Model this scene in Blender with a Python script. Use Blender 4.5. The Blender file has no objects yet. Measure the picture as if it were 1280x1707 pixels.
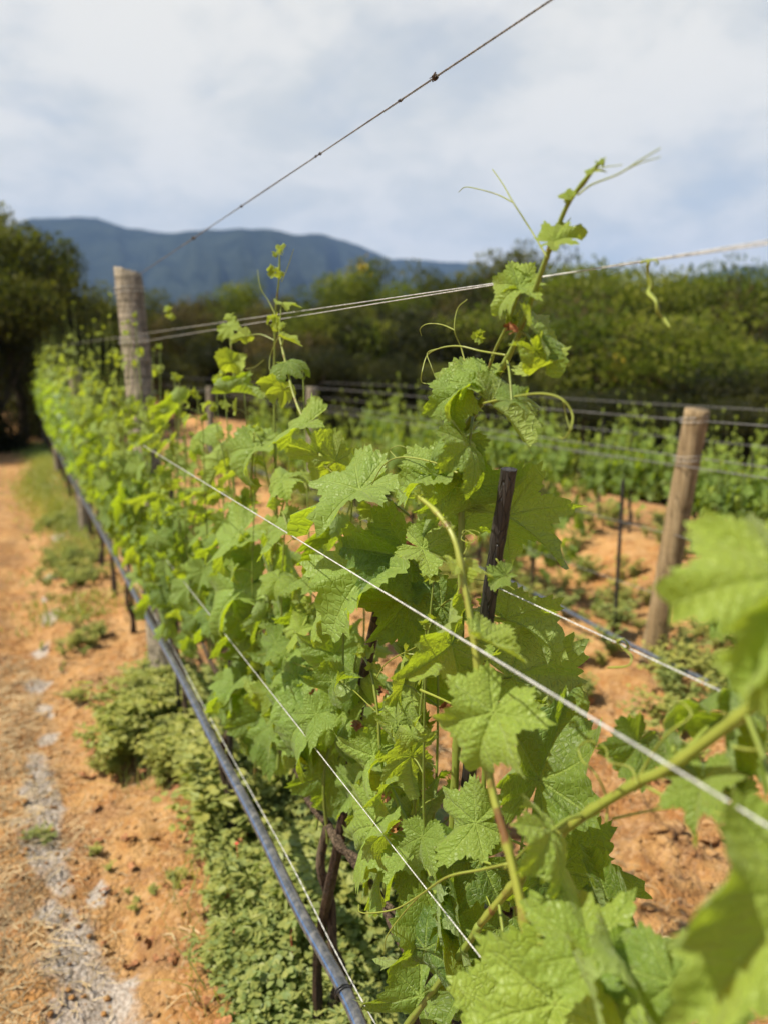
import bpy, math, random
import numpy as np
from mathutils import Vector

# ------------------------------------------------------------------ camera, world, sun
F = 1280.0                       # focal length in pixels of the 1280 x 1707 photograph
CAM = np.array([0.0, 0.0, 1.5])
PITCH = math.radians(11.05)
YAW = math.radians(25.6)
FW = np.array([math.sin(YAW)*math.cos(PITCH), math.cos(YAW)*math.cos(PITCH), -math.sin(PITCH)])
RT = np.array([math.cos(YAW), -math.sin(YAW), 0.0])
UP = np.cross(RT, FW)
XR = 0.484                       # the near row of vines stands in the plane x = XR
SUN_EL, SUN_AZ = math.radians(55), math.radians(-84)

scene = bpy.context.scene
C = scene.collection
cd = bpy.data.cameras.new("camera")
cam = bpy.data.objects.new("camera", cd)
C.objects.link(cam)
cam.location = CAM
cam.rotation_euler = (math.pi/2 - PITCH, 0, -YAW)
cd.sensor_fit = 'VERTICAL'
cd.sensor_height = 36.0
cd.lens = F/1707*36.0
cd.clip_start = 0.02
cd.clip_end = 12000
cd.dof.use_dof = True
cd.dof.focus_distance = 1.02
cd.dof.aperture_fstop = 3.2
scene.camera = cam

scene.view_settings.view_transform = 'Standard'
scene.view_settings.look = 'None'
scene.view_settings.gamma = 1
scene.view_settings.exposure = 0.84
scene.render.engine = 'CYCLES'
scene.cycles.max_bounces = 8
scene.cycles.transparent_max_bounces = 8
scene.cycles.volume_bounces = 0

world = bpy.data.worlds.new("World")
scene.world = world
world.use_nodes = True


class NT:
    """small helper round a node tree"""
    def __init__(s, tree):
        s.t = tree
        tree.nodes.clear()

    def n(s, typ, **kw):
        nd = s.t.nodes.new(typ)
        for k, v in kw.items():
            if k.startswith('i_'):
                key = k[2:].replace('_', ' ')
                nd.inputs[key].default_value = v
            else:
                setattr(nd, k, v)
        return nd

    def l(s, a, b):
        s.t.links.new(a, b)

    def val(s, nd, key, v):
        if hasattr(v, 'links') or isinstance(v, bpy.types.NodeSocket):
            s.l(v, nd.inputs[key])
        else:
            nd.inputs[key].default_value = v

    def math(s, op, a, b=0.0, c=None, clamp=False):
        nd = s.t.nodes.new('ShaderNodeMath')
        nd.operation = op
        nd.use_clamp = clamp
        s.val(nd, 0, a)
        s.val(nd, 1, b)
        if c is not None:
            s.val(nd, 2, c)
        return nd.outputs[0]

    def mix(s, f, a, b, blend='MIX'):
        nd = s.t.nodes.new('ShaderNodeMix')
        nd.data_type = 'RGBA'
        nd.blend_type = blend
        s.val(nd, 0, f)
        for k, v in ((6, a), (7, b)):
            if isinstance(v, tuple) and len(v) == 3:
                v = v + (1.0,)
            s.val(nd, k, v)
        return nd.outputs[2]

    def ramp(s, f, lo, hi, a=0.0, b=1.0, smooth=True):
        nd = s.t.nodes.new('ShaderNodeMapRange')
        nd.interpolation_type = 'SMOOTHSTEP' if smooth else 'LINEAR'
        s.val(nd, 0, f)
        nd.inputs[1].default_value = lo
        nd.inputs[2].default_value = hi
        nd.inputs[3].default_value = a
        nd.inputs[4].default_value = b
        return nd.outputs[0]

    def noise(s, vec, scale, detail=4, rough=0.55, dist=0.0):
        nd = s.t.nodes.new('ShaderNodeTexNoise')
        nd.inputs['Scale'].default_value = scale
        nd.inputs['Detail'].default_value = detail
        nd.inputs['Roughness'].default_value = rough
        nd.inputs['Distortion'].default_value = dist
        if vec is not None:
            s.l(vec, nd.inputs['Vector'])
        return nd.outputs['Fac']


w = NT(world.node_tree)
sky = w.n('ShaderNodeTexSky', sky_type='NISHITA', sun_disc=False, sun_elevation=SUN_EL, sun_rotation=SUN_AZ,
          air_density=1.0, dust_density=1.2, ozone_density=1.5)
tc = w.n('ShaderNodeTexCoord')
sep = w.n('ShaderNodeSeparateXYZ')
w.l(tc.outputs['Generated'], sep.inputs[0])
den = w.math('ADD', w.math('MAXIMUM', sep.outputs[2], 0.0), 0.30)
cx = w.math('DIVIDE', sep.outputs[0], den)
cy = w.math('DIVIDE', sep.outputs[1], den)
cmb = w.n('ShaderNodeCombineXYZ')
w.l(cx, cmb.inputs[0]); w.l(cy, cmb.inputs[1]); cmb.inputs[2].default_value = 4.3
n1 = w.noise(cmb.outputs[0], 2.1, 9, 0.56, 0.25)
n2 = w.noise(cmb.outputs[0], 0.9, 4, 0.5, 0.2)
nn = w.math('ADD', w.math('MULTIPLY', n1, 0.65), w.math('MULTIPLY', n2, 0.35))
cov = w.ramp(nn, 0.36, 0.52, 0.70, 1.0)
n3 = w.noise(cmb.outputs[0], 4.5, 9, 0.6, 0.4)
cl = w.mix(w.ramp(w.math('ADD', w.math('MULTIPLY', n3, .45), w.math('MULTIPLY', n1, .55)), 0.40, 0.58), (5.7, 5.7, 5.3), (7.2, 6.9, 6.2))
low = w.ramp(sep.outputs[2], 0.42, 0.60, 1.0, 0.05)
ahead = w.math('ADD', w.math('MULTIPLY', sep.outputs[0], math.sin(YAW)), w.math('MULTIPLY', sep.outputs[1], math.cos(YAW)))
low = w.math('MULTIPLY', low, w.ramp(ahead, 0.15, 0.62, 0.1, 1.0))  # clouds only low and ahead; sky elsewhere cleared to cut ambient light
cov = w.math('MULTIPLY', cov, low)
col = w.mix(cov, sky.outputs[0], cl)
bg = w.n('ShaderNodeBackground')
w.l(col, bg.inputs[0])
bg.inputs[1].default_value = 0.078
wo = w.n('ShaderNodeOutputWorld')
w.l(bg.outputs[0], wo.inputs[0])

sd = bpy.data.lights.new("sun", 'SUN')
sd.energy = 5.0
sd.angle = math.radians(0.6)
sd.color = (1.0, 0.93, 0.77)
sun = bpy.data.objects.new("sun", sd)
C.objects.link(sun)
sdir = Vector((math.sin(SUN_AZ)*math.cos(SUN_EL), math.cos(SUN_AZ)*math.cos(SUN_EL), math.sin(SUN_EL)))
sun.rotation_euler = sdir.to_track_quat('Z', 'Y').to_euler()
sun.location = (0, 0, 8)

rng = np.random.default_rng(11)
R = random.Random(5)


def P(px, py, X=XR):
    """where the sight line of a photograph pixel meets the upright plane x = X (layout of the near row)"""
    d = (px-640)*RT - (py-853.5)*UP + F*FW
    return CAM + d*((X-CAM[0])/d[0])


def depth(p):
    return float(np.dot(np.asarray(p)-CAM, FW))


def pix(p):
    p = np.asarray(p, float) - CAM
    z = p @ FW
    return 640 + F*(p @ RT)/z, 853.5 - F*(p @ UP)/z


def unit(v):
    v = np.asarray(v, float)
    return v/max(1e-9, np.linalg.norm(v))


# ------------------------------------------------------------------ objects, parts, tags
def empty(name, loc, label, cat, group=None):
    o = bpy.data.objects.new(name, None)
    C.objects.link(o)
    o.location = [float(v) for v in loc]
    o.empty_display_size = 0.1
    o['label'] = label
    o['category'] = cat
    if group:
        o['group'] = group
    return o


def tag(o, label=None, cat=None, group=None, kind=None):
    if label: o['label'] = label
    if cat: o['category'] = cat
    if group: o['group'] = group
    if kind: o['kind'] = kind
    return o


class Acc:
    """collects vertices and faces (numpy) and links them as one mesh object"""
    def __init__(s):
        s.v = []; s.nv = 0
        s.loops = []; s.tot = []; s.uv = []; s.a = []; s.m = []

    def add(s, verts, faces3=None, faces4=None, uv3=None, uv4=None, attr=(0.0, 0.5, 0.0), mat=0):
        verts = np.asarray(verts, float)
        s.v.append(verts)
        at = np.empty((len(verts), 3)); at[:] = attr
        s.a.append(at)
        for f, uv, k in ((faces3, uv3, 3), (faces4, uv4, 4)):
            if f is None or len(f) == 0:
                continue
            f = np.asarray(f, int)
            s.loops.append((f+s.nv).ravel())
            s.tot.append(np.full(len(f), k))
            s.m.append(np.full(len(f), mat))
            s.uv.append(np.zeros((f.size, 2)) if uv is None else np.asarray(uv, float).reshape(-1, 2))
        s.nv += len(verts)

    def build(s, name, mats, parent=None, origin=(0, 0, 0), smooth=True):
        me = bpy.data.meshes.new(name)
        if s.nv:
            v = np.concatenate(s.v) - np.asarray(origin, float)
            lo = np.concatenate(s.loops); to = np.concatenate(s.tot)
            me.vertices.add(len(v)); me.vertices.foreach_set('co', v.ravel())
            me.loops.add(len(lo)); me.loops.foreach_set('vertex_index', lo.astype(np.int32))
            me.polygons.add(len(to))
            st = np.concatenate([[0], np.cumsum(to)[:-1]])
            me.polygons.foreach_set('loop_start', st.astype(np.int32))
            me.polygons.foreach_set('loop_total', to.astype(np.int32))
            me.polygons.foreach_set('material_index', np.concatenate(s.m).astype(np.int32))
            me.polygons.foreach_set('use_smooth', np.full(len(to), smooth))
            uvl = me.uv_layers.new(name='UVMap')
            uvl.data.foreach_set('uv', np.concatenate(s.uv).ravel())
            at = me.attributes.new('look', 'FLOAT_VECTOR', 'POINT')
            at.data.foreach_set('vector', np.concatenate(s.a).ravel())
            me.update(calc_edges=True)
            me.validate()
        if not isinstance(mats, (list, tuple)):
            mats = [mats]
        for m in mats:
            me.materials.append(m)
        o = bpy.data.objects.new(name, me)
        C.objects.link(o)
        if parent:
            o.parent = parent
        return o


def spline(pts, n=8):
    pts = [np.asarray(p, float) for p in pts]
    if len(pts) < 3:
        return [pts[0] + (pts[-1]-pts[0])*t for t in np.linspace(0, 1, max(2, n))]
    q = [2*pts[0]-pts[1]] + pts + [2*pts[-1]-pts[-2]]
    out = []
    for i in range(1, len(q)-2):
        for k in range(n):
            t = k/n
            a, b, c, d = q[i-1], q[i], q[i+1], q[i+2]
            out.append(0.5*((2*b)+(-a+c)*t+(2*a-5*b+4*c-d)*t*t+(-a+3*b-3*c+d)*t**3))
    out.append(q[-2])
    return out


def tube(acc, pts, r0, r1=None, sides=6, rad=None, flat=1.0, attr=(0, .5, 0), mat=0, cap=True, joints=0):
    pts = np.asarray(pts, float)
    n = len(pts)
    r1 = r0 if r1 is None else r1
    rr = np.linspace(r0, r1, n) if rad is None else np.asarray(rad, float)
    tang = np.gradient(pts, axis=0)
    tang /= np.maximum(1e-9, np.linalg.norm(tang, axis=1))[:, None]
    ref = np.array([0, 0, 1.0]) if abs(tang[0][2]) < 0.9 else np.array([1.0, 0, 0])
    u = unit(np.cross(tang[0], ref))
    th = np.arange(sides)*2*math.pi/sides
    V = []
    L = np.concatenate([[0], np.cumsum(np.linalg.norm(np.diff(pts, axis=0), axis=1))])
    for i in range(n):
        u = unit(u - tang[i]*np.dot(u, tang[i]))
        b = np.cross(tang[i], u)
        V.append(pts[i] + rr[i]*(np.cos(th)[:, None]*u*flat + np.sin(th)[:, None]*b))
    V = np.concatenate(V)
    i, j = np.meshgrid(np.arange(n-1), np.arange(sides), indexing='ij')
    i = i.ravel(); j = j.ravel(); j2 = (j+1) % sides
    f = np.stack([i*sides+j, i*sides+j2, (i+1)*sides+j2, (i+1)*sides+j], 1)
    uv = np.stack([np.stack([j/sides, L[i]], 1), np.stack([(j+1)/sides, L[i]], 1),
                   np.stack([(j+1)/sides, L[i+1]], 1), np.stack([j/sides, L[i+1]], 1)], 1)
    f3 = None
    if cap:
        V = np.concatenate([V, [pts[0], pts[-1]]])
        a, b_ = n*sides, n*sides+1
        f3 = [(a, (k+1) % sides, k) for k in range(sides)] + [(b_, (n-1)*sides+k, (n-1)*sides+(k+1) % sides) for k in range(sides)]
    acc.add(V, f3, f, None, uv, attr, mat)


# ------------------------------------------------------------------ noise for the terrain
_perm = np.random.default_rng(3).random((512, 512))


def vnoise(x, y, s):
    x = np.asarray(x, float)*s + 100.3; y = np.asarray(y, float)*s + 57.1
    xi = np.floor(x).astype(int); yi = np.floor(y).astype(int)
    fx = x-xi; fy = y-yi
    fx = fx*fx*(3-2*fx); fy = fy*fy*(3-2*fy)
    g = lambda a, b: _perm[a % 512, b % 512]
    return (g(xi, yi)*(1-fx)+g(xi+1, yi)*fx)*(1-fy)+(g(xi, yi+1)*(1-fx)+g(xi+1, yi+1)*fx)*fy - 0.5


def fbm(x, y, s, o=4):
    t = 0; a = 1.0
    for k in range(o):
        t = t + a*vnoise(x+k*7.7, y-k*3.1, s*2**k)
        a *= 0.5
    return t


ROWS = [XR, 2.73, 4.05, 5.45]


def ss(x, a, b):
    t = np.clip((x-a)/(b-a), 0, 1)
    return t*t*(3-2*t)


def ground_z(x, y, fine=True):
    x = np.asarray(x, float); y = np.asarray(y, float)
    d = np.hypot(x, y)
    z = -0.24*np.logaddexp(0, (x-5.2)*1.8)/1.8
    z = np.maximum(z, -9.0 + 0*z)
    z = z + 0.03*fbm(x, y, 0.35, 3)*ss(d, 0, 2)
    z = z - 0.05*np.exp(-((x-0.02-0.08*np.sin(y*0.9))/0.14)**2)*ss(y, 0.3, 1.5)*ss(-y, -14, -9)
    for k, X in enumerate(ROWS):
        z = z + (0.02 if k == 0 else 0.07)*np.exp(-((x-X)/0.45)**2)
    z = z + 0.20*ss(x, 3.35, 3.72)
    if fine:
        near = ss(-d, -11, -5)
        tr = ss(x, 0.62, 0.95)*ss(-x, -2.6, -2.2)
        z = z + near*(0.032*fbm(x, y, 4.0, 5) + 0.022*fbm(x+9, y, 18, 3))
        z = z + near*tr*(0.10*np.abs(fbm(x, y+3, 3.0, 4)) - 0.05 + 0.035*fbm(x, y, 12.0, 3))
    return z


# ------------------------------------------------------------------ materials
def mat(name):
    m = bpy.data.materials.new(name)
    m.use_nodes = True
    return m, NT(m.node_tree)


def finish(nt, bsdf_out, disp=None):
    o = nt.n('ShaderNodeOutputMaterial')
    nt.l(bsdf_out, o.inputs['Surface'])


def principled(nt, col, rough=0.6, spec=0.4, bump=None, bstr=0.5, bdist=0.01, metal=0.0):
    p = nt.n('ShaderNodeBsdfPrincipled')
    if isinstance(col, tuple):
        col = col + (1.0,) if len(col) == 3 else col
    nt.val(p, 'Base Color', col)
    nt.val(p, 'Roughness', rough)
    nt.val(p, 'Specular IOR Level', spec)
    p.inputs['Metallic'].default_value = metal
    nrm = None
    if bump is not None:
        b = nt.n('ShaderNodeBump')
        b.inputs['Strength'].default_value = bstr
        b.inputs['Distance'].default_value = bdist
        nt.l(bump, b.inputs['Height'])
        nt.l(b.outputs[0], p.inputs['Normal'])
        nrm = b.outputs[0]
    return p, nrm


def leaf_material(name, dark, mid, young, under, trans, detail=True, spec=.45):
    m, nt = mat(name)
    at = nt.n('ShaderNodeAttribute', attribute_name='look')
    sp = nt.n('ShaderNodeSeparateXYZ'); nt.l(at.outputs['Vector'], sp.inputs[0])
    age, tone, sz = sp.outputs
    geo = nt.n('ShaderNodeNewGeometry')
    pos = geo.outputs['Position']
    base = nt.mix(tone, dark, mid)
    base = nt.mix(age, base, young)
    bump = None
    if detail:
        uv = nt.n('ShaderNodeUVMap', uv_map='UVMap')
        us = nt.n('ShaderNodeSeparateXYZ'); nt.l(uv.outputs[0], us.inputs[0])
        u, v = us.outputs[0], us.outputs[1]
        nz = nt.noise(uv.outputs[0], 9, 2)
        wd = nt.math('MULTIPLY', nt.math('SUBTRACT', 0.75, u), 0.017)
        mainv = nt.math('SUBTRACT', 1.0, nt.ramp(nt.math('DIVIDE', v, nt.math('MAXIMUM', wd, 0.002)), 0.45, 1.3))
        ww = nt.math('ADD', nt.math('SUBTRACT', u, nt.math('MULTIPLY', v, 0.95)), nt.math('MULTIPLY', nz, 0.05))
        pp = nt.math('PINGPONG', nt.math('MULTIPLY', ww, 13.0), 0.5)
        secv = nt.math('SUBTRACT', 1.0, nt.ramp(pp, 0.0, 0.10))
        secv = nt.math('MULTIPLY', secv, nt.ramp(v, 0.0, 0.3, 1.0, 0.5))
        blis = nt.ramp(pp, 0.0, 0.5)
        vo = nt.n('ShaderNodeTexVoronoi', feature='DISTANCE_TO_EDGE')
        vo.inputs['Scale'].default_value = 26
        nt.l(uv.outputs[0], vo.inputs['Vector'])
        net = nt.math('SUBTRACT', 1.0, nt.ramp(vo.outputs[0], 0.0, 0.16))
        h = nt.math('MULTIPLY', blis, 0.50)
        h = nt.math('SUBTRACT', h, nt.math('MULTIPLY', mainv, 0.8))
        h = nt.math('SUBTRACT', h, nt.math('MULTIPLY', net, 0.55))
        bump = nt.math('ADD', h, nt.math('MULTIPLY', nt.noise(uv.outputs[0], 30, 3), 0.12))
        vein = nt.math('MAXIMUM', mainv, nt.math('MULTIPLY', secv, 0.40), clamp=True)
        base = nt.mix(nt.math('MULTIPLY', vein, 0.32), base, tuple(min(1, c*1.25+0.05) for c in young))
        base = nt.mix(nt.math('MULTIPLY', net, 0.22), base, tuple(c*1.15 for c in mid))
    mott = nt.noise(pos, 38, 3)
    base = nt.mix(nt.ramp(mott, 0.35, 0.7, 0.0, 0.45), base, nt.mix(0.5, base, tuple(c*1.5 for c in mid)))
    bl = nt.ramp(nt.noise(pos, 95, 2), 0.70, 0.76)
    base = nt.mix(nt.math('MULTIPLY', bl, 0.4), base, (0.20, 0.15, 0.05))
    und = nt.mix(age, under, tuple(min(1, c*1.1) for c in young))
    colr = nt.mix(geo.outputs['Backfacing'], base, und)
    p, nrm = principled(nt, colr, nt.math('ADD', 0.40, nt.math('MULTIPLY', nt.noise(pos, 60, 2), 0.18)), spec, bump, 0.6 if detail else 0.1, 0.0030)
    if spec > .4:
        p.inputs['Sheen Weight'].default_value = 0.22
        p.inputs['Sheen Roughness'].default_value = 0.45
        p.inputs['Sheen Tint'].default_value = (0.85, 0.95, 0.75, 1)
    tr = nt.n('ShaderNodeBsdfTranslucent')
    tcol = nt.mix(nt.math('MULTIPLY', age, 0.6), trans, (0.62, 0.62, 0.05))
    if detail:
        tcol = nt.mix(nt.math('MULTIPLY', vein, 0.5), tcol, tuple(c*0.45 for c in trans))
    tcol = nt.mix(nt.ramp(mott, 0.3, 0.7, 0.0, 0.25), tcol, tuple(c*0.7 for c in trans))
    nt.l(tcol, tr.inputs[0])
    if nrm: nt.l(nrm, tr.inputs['Normal'])
    mx = nt.n('ShaderNodeMixShader')
    mx.inputs[0].default_value = 0.50 if spec > .3 else 0.35
    nt.l(p.outputs[0], mx.inputs[1]); nt.l(tr.outputs[0], mx.inputs[2])
    finish(nt, mx.outputs[0])
    return m


M = {}
M['leaf'] = leaf_material('vine_leaf', (0.022, 0.066, 0.008), (0.225, 0.330, 0.064), (0.36, 0.46, 0.045), (0.23, 0.31, 0.11), (0.42, 0.56, 0.012))  # dark tone lowered so shadow among the leaves sits partly in colour
M['leaf_far'] = leaf_material('vine_leaf_plain', (0.030, 0.084, 0.010), (0.210, 0.315, 0.064), (0.26, 0.36, 0.06), (0.20, 0.29, 0.11), (0.38, 0.54, 0.02), False)
M['weed'] = leaf_material('weed_leaf', (0.050, 0.095, 0.014), (0.170, 0.235, 0.050), (0.40, 0.36, 0.08), (0.17, 0.23, 0.08), (0.30, 0.42, 0.04), False, .3)
M['tree_olive'] = leaf_material('tree_leaf_olive', (0.012, 0.018, 0.005), (0.052, 0.060, 0.013), (0.17, 0.15, 0.03), (0.045, 0.055, 0.018), (0.12, 0.15, 0.015), False, .08)
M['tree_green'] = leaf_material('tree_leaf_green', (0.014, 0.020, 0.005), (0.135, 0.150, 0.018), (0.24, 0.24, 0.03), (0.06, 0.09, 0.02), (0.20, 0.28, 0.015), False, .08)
M['tree_dark'] = leaf_material('tree_leaf_dark', (0.008, 0.010, 0.005), (0.020, 0.023, 0.009), (0.07, 0.065, 0.02), (0.025, 0.03, 0.012), (0.04, 0.05, 0.012), False, .08)  # near-black leaf colour paints the deep shade inside the wood
M['tree_dry'] = leaf_material('tree_leaf_dry', (0.022, 0.018, 0.009), (0.070, 0.052, 0.024), (0.20, 0.14, 0.04), (0.09, 0.07, 0.035), (0.11, 0.09, 0.03), False, .08)


def shoot_material():
    m, nt = mat('green_cane')
    at = nt.n('ShaderNodeAttribute', attribute_name='look')
    sp = nt.n('ShaderNodeSeparateXYZ'); nt.l(at.outputs['Vector'], sp.inputs[0])
    geo = nt.n('ShaderNodeNewGeometry')
    uv = nt.n('ShaderNodeUVMap', uv_map='UVMap')
    us = nt.n('ShaderNodeSeparateXYZ'); nt.l(uv.outputs[0], us.inputs[0])
    stripe = nt.math('PINGPONG', nt.math('MULTIPLY', us.outputs[0], 5.0), 0.5)
    n = nt.noise(geo.outputs['Position'], 45, 3)
    g = nt.mix(sp.outputs[1], (0.13, 0.19, 0.035), (0.27, 0.35, 0.06))
    c = nt.mix(nt.math('MULTIPLY', sp.outputs[0], 1.0), g, (0.36, 0.38, 0.06))
    c = nt.mix(nt.math('MULTIPLY', nt.ramp(stripe, 0.1, 0.4), 0.3), c, (0.10, 0.14, 0.03))
    c = nt.mix(nt.math('MULTIPLY', nt.ramp(n, 0.55, 0.72), sp.outputs[2]), c, (0.17, 0.06, 0.03))
    p, nr = principled(nt, c, 0.42, 0.45, nt.math('ADD', nt.math('MULTIPLY', stripe, 0.6), n), 0.5, 0.0015)
    tr = nt.n('ShaderNodeBsdfTranslucent'); tr.inputs[0].default_value = (0.35, 0.45, 0.05, 1)
    mx = nt.n('ShaderNodeMixShader'); mx.inputs[0].default_value = 0.2
    nt.l(p.outputs[0], mx.inputs[1]); nt.l(tr.outputs[0], mx.inputs[2])
    finish(nt, mx.outputs[0])
    return m


def wood_material(name, c1, c2, c3, along=30, ring=0.0, rough=0.85, bstr=0.8, bdist=0.006, spec=0.2):
    """bark or weathered wood; UV v runs along the piece in metres"""
    m, nt = mat(name)
    uv = nt.n('ShaderNodeUVMap', uv_map='UVMap')
    geo = nt.n('ShaderNodeNewGeometry')
    tco = nt.n('ShaderNodeTexCoord')
    mp = nt.n('ShaderNodeMapping')
    nt.l(tco.outputs['Object'], mp.inputs[0])
    mp.inputs['Scale'].default_value = (along, along, along*0.09)
    grain = nt.noise(mp.outputs[0], 1.0, 6, 0.6, 0.3)
    blot = nt.noise(tco.outputs['Object'], 7, 4, 0.6)
    mp2 = nt.n('ShaderNodeMapping')
    nt.l(tco.outputs['Object'], mp2.inputs[0])
    mp2.inputs['Scale'].default_value = (5, 5, 85)
    rings = nt.noise(mp2.outputs[0], 1.0, 4, 0.6, 0.2)
    c = nt.mix(nt.ramp(grain, 0.34, 0.66), c1, c2)
    c = nt.mix(nt.ramp(blot, 0.45, 0.7, 0, 0.8), c, c3)
    if ring > 0:
        c = nt.mix(nt.math('MULTIPLY', nt.ramp(rings, 0.50, 0.62), ring), c, tuple(x*0.42 for x in c1))
    h = nt.math('ADD', grain, nt.math('MULTIPLY', rings, -1.3*ring))
    cr = nt.n('ShaderNodeTexVoronoi', feature='DISTANCE_TO_EDGE'); cr.inputs['Scale'].default_value = 1.0
    mp3 = nt.n('ShaderNodeMapping'); nt.l(tco.outputs['Object'], mp3.inputs[0]); mp3.inputs['Scale'].default_value = (along*1.2, along*1.2, 3.2)
    nt.l(mp3.outputs[0], cr.inputs['Vector'])
    crack = nt.math('SUBTRACT', 1.0, nt.ramp(cr.outputs[0], 0.0, 0.07))
    c = nt.mix(nt.math('MULTIPLY', crack, 0.55), c, tuple(x*0.25 for x in c1))
    h = nt.math('SUBTRACT', h, nt.math('MULTIPLY', crack, 0.8))
    p, nr = principled(nt, c, rough, spec, h, bstr, bdist)
    finish(nt, p.outputs[0])
    return m


M['cane'] = shoot_material()
M['trunk'] = wood_material('vine_bark', (0.050, 0.034, 0.022), (0.11, 0.075, 0.048), (0.16, 0.12, 0.08), 120, 0.0, 0.9, 1.0, 0.004)
M['stake'] = wood_material('charred_stake', (0.010, 0.009, 0.009), (0.034, 0.029, 0.026), (0.085, 0.072, 0.062), 150, 0.0, 0.55, 1.0, 0.003, 0.4)
M['stake_brown'] = wood_material('brown_stake', (0.030, 0.016, 0.010), (0.065, 0.038, 0.024), (0.10, 0.07, 0.05), 130, 0.0, 0.7, 1.0, 0.003, 0.3)
M['post_grey'] = wood_material('weathered_post', (0.20, 0.165, 0.115), (0.37, 0.31, 0.225), (0.26, 0.225, 0.165), 42, 0.75, 0.9, 0.9, 0.005)
M['post_tan'] = wood_material('tan_post', (0.20, 0.135, 0.070), (0.36, 0.265, 0.150), (0.27, 0.19, 0.10), 38, 0.12, 0.85, 0.7, 0.004)
M['tree_bark'] = wood_material('tree_bark', (0.05, 0.04, 0.03), (0.11, 0.09, 0.07), (0.15, 0.13, 0.10), 14, 0, 0.95, 1.0, 0.03)


def simple(name, c, rough=0.6, spec=0.4, nscale=40, namt=0.35, metal=0.0, bstr=0.3, bdist=0.001):
    m, nt = mat(name)
    geo = nt.n('ShaderNodeNewGeometry')
    n = nt.noise(geo.outputs['Position'], nscale, 4)
    cc = nt.mix(nt.ramp(n, 0.3, 0.7), tuple(x*(1-namt) for x in c), tuple(min(1, x*(1+namt*0.6)) for x in c))
    p, nr = principled(nt, cc, rough, spec, n, bstr, bdist, metal)
    finish(nt, p.outputs[0])
    return m


M['wire'] = simple('white_wire', (0.50, 0.49, 0.46), 0.5, 0.5, 130, 0.35)
M['wire_dark'] = simple('dull_wire', (0.22, 0.21, 0.20), 0.45, 0.5, 160, 0.6, 0.3)
M['tie'] = simple('black_tie', (0.015, 0.015, 0.016), 0.4, 0.5)
M['dry'] = simple('dry_tendril', (0.085, 0.060, 0.045), 0.9, 0.2, 300, 0.6)
M['dryleaf'] = simple('dry_leaf', (0.30, 0.135, 0.060), 0.9, 0.2, 90, 0.5)
M['red'] = simple('red_petal', (0.55, 0.06, 0.05), 0.6, 0.3)
M['yellow'] = simple('yellow_blossom', (0.55, 0.40, 0.03), 0.7, 0.2, 20)


def hose_material():
    m, nt = mat('black_polyethylene')
    uv = nt.n('ShaderNodeUVMap', uv_map='UVMap')
    us = nt.n('ShaderNodeSeparateXYZ'); nt.l(uv.outputs[0], us.inputs[0])
    geo = nt.n('ShaderNodeNewGeometry')
    st = nt.math('ABSOLUTE', nt.math('SUBTRACT', us.outputs[0], 0.60))
    line = nt.math('SUBTRACT', 1.0, nt.ramp(st, 0.022, 0.03))
    n = nt.noise(geo.outputs['Position'], 60, 4)
    c = nt.mix(nt.ramp(n, 0.4, 0.75, 0, 0.7), (0.05, 0.053, 0.06), (0.17, 0.16, 0.15))
    c = nt.mix(nt.math('MULTIPLY', line, 0.5), c, (0.035, 0.12, 0.30))  # blue stripe that also paints the sky's reflection on the pipe
    p, nr = principled(nt, c, nt.ramp(n, 0.3, 0.8, 0.25, 0.42), 0.9, n, 0.15, 0.001)
    finish(nt, p.outputs[0])
    return m


M['hose'] = hose_material()


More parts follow.
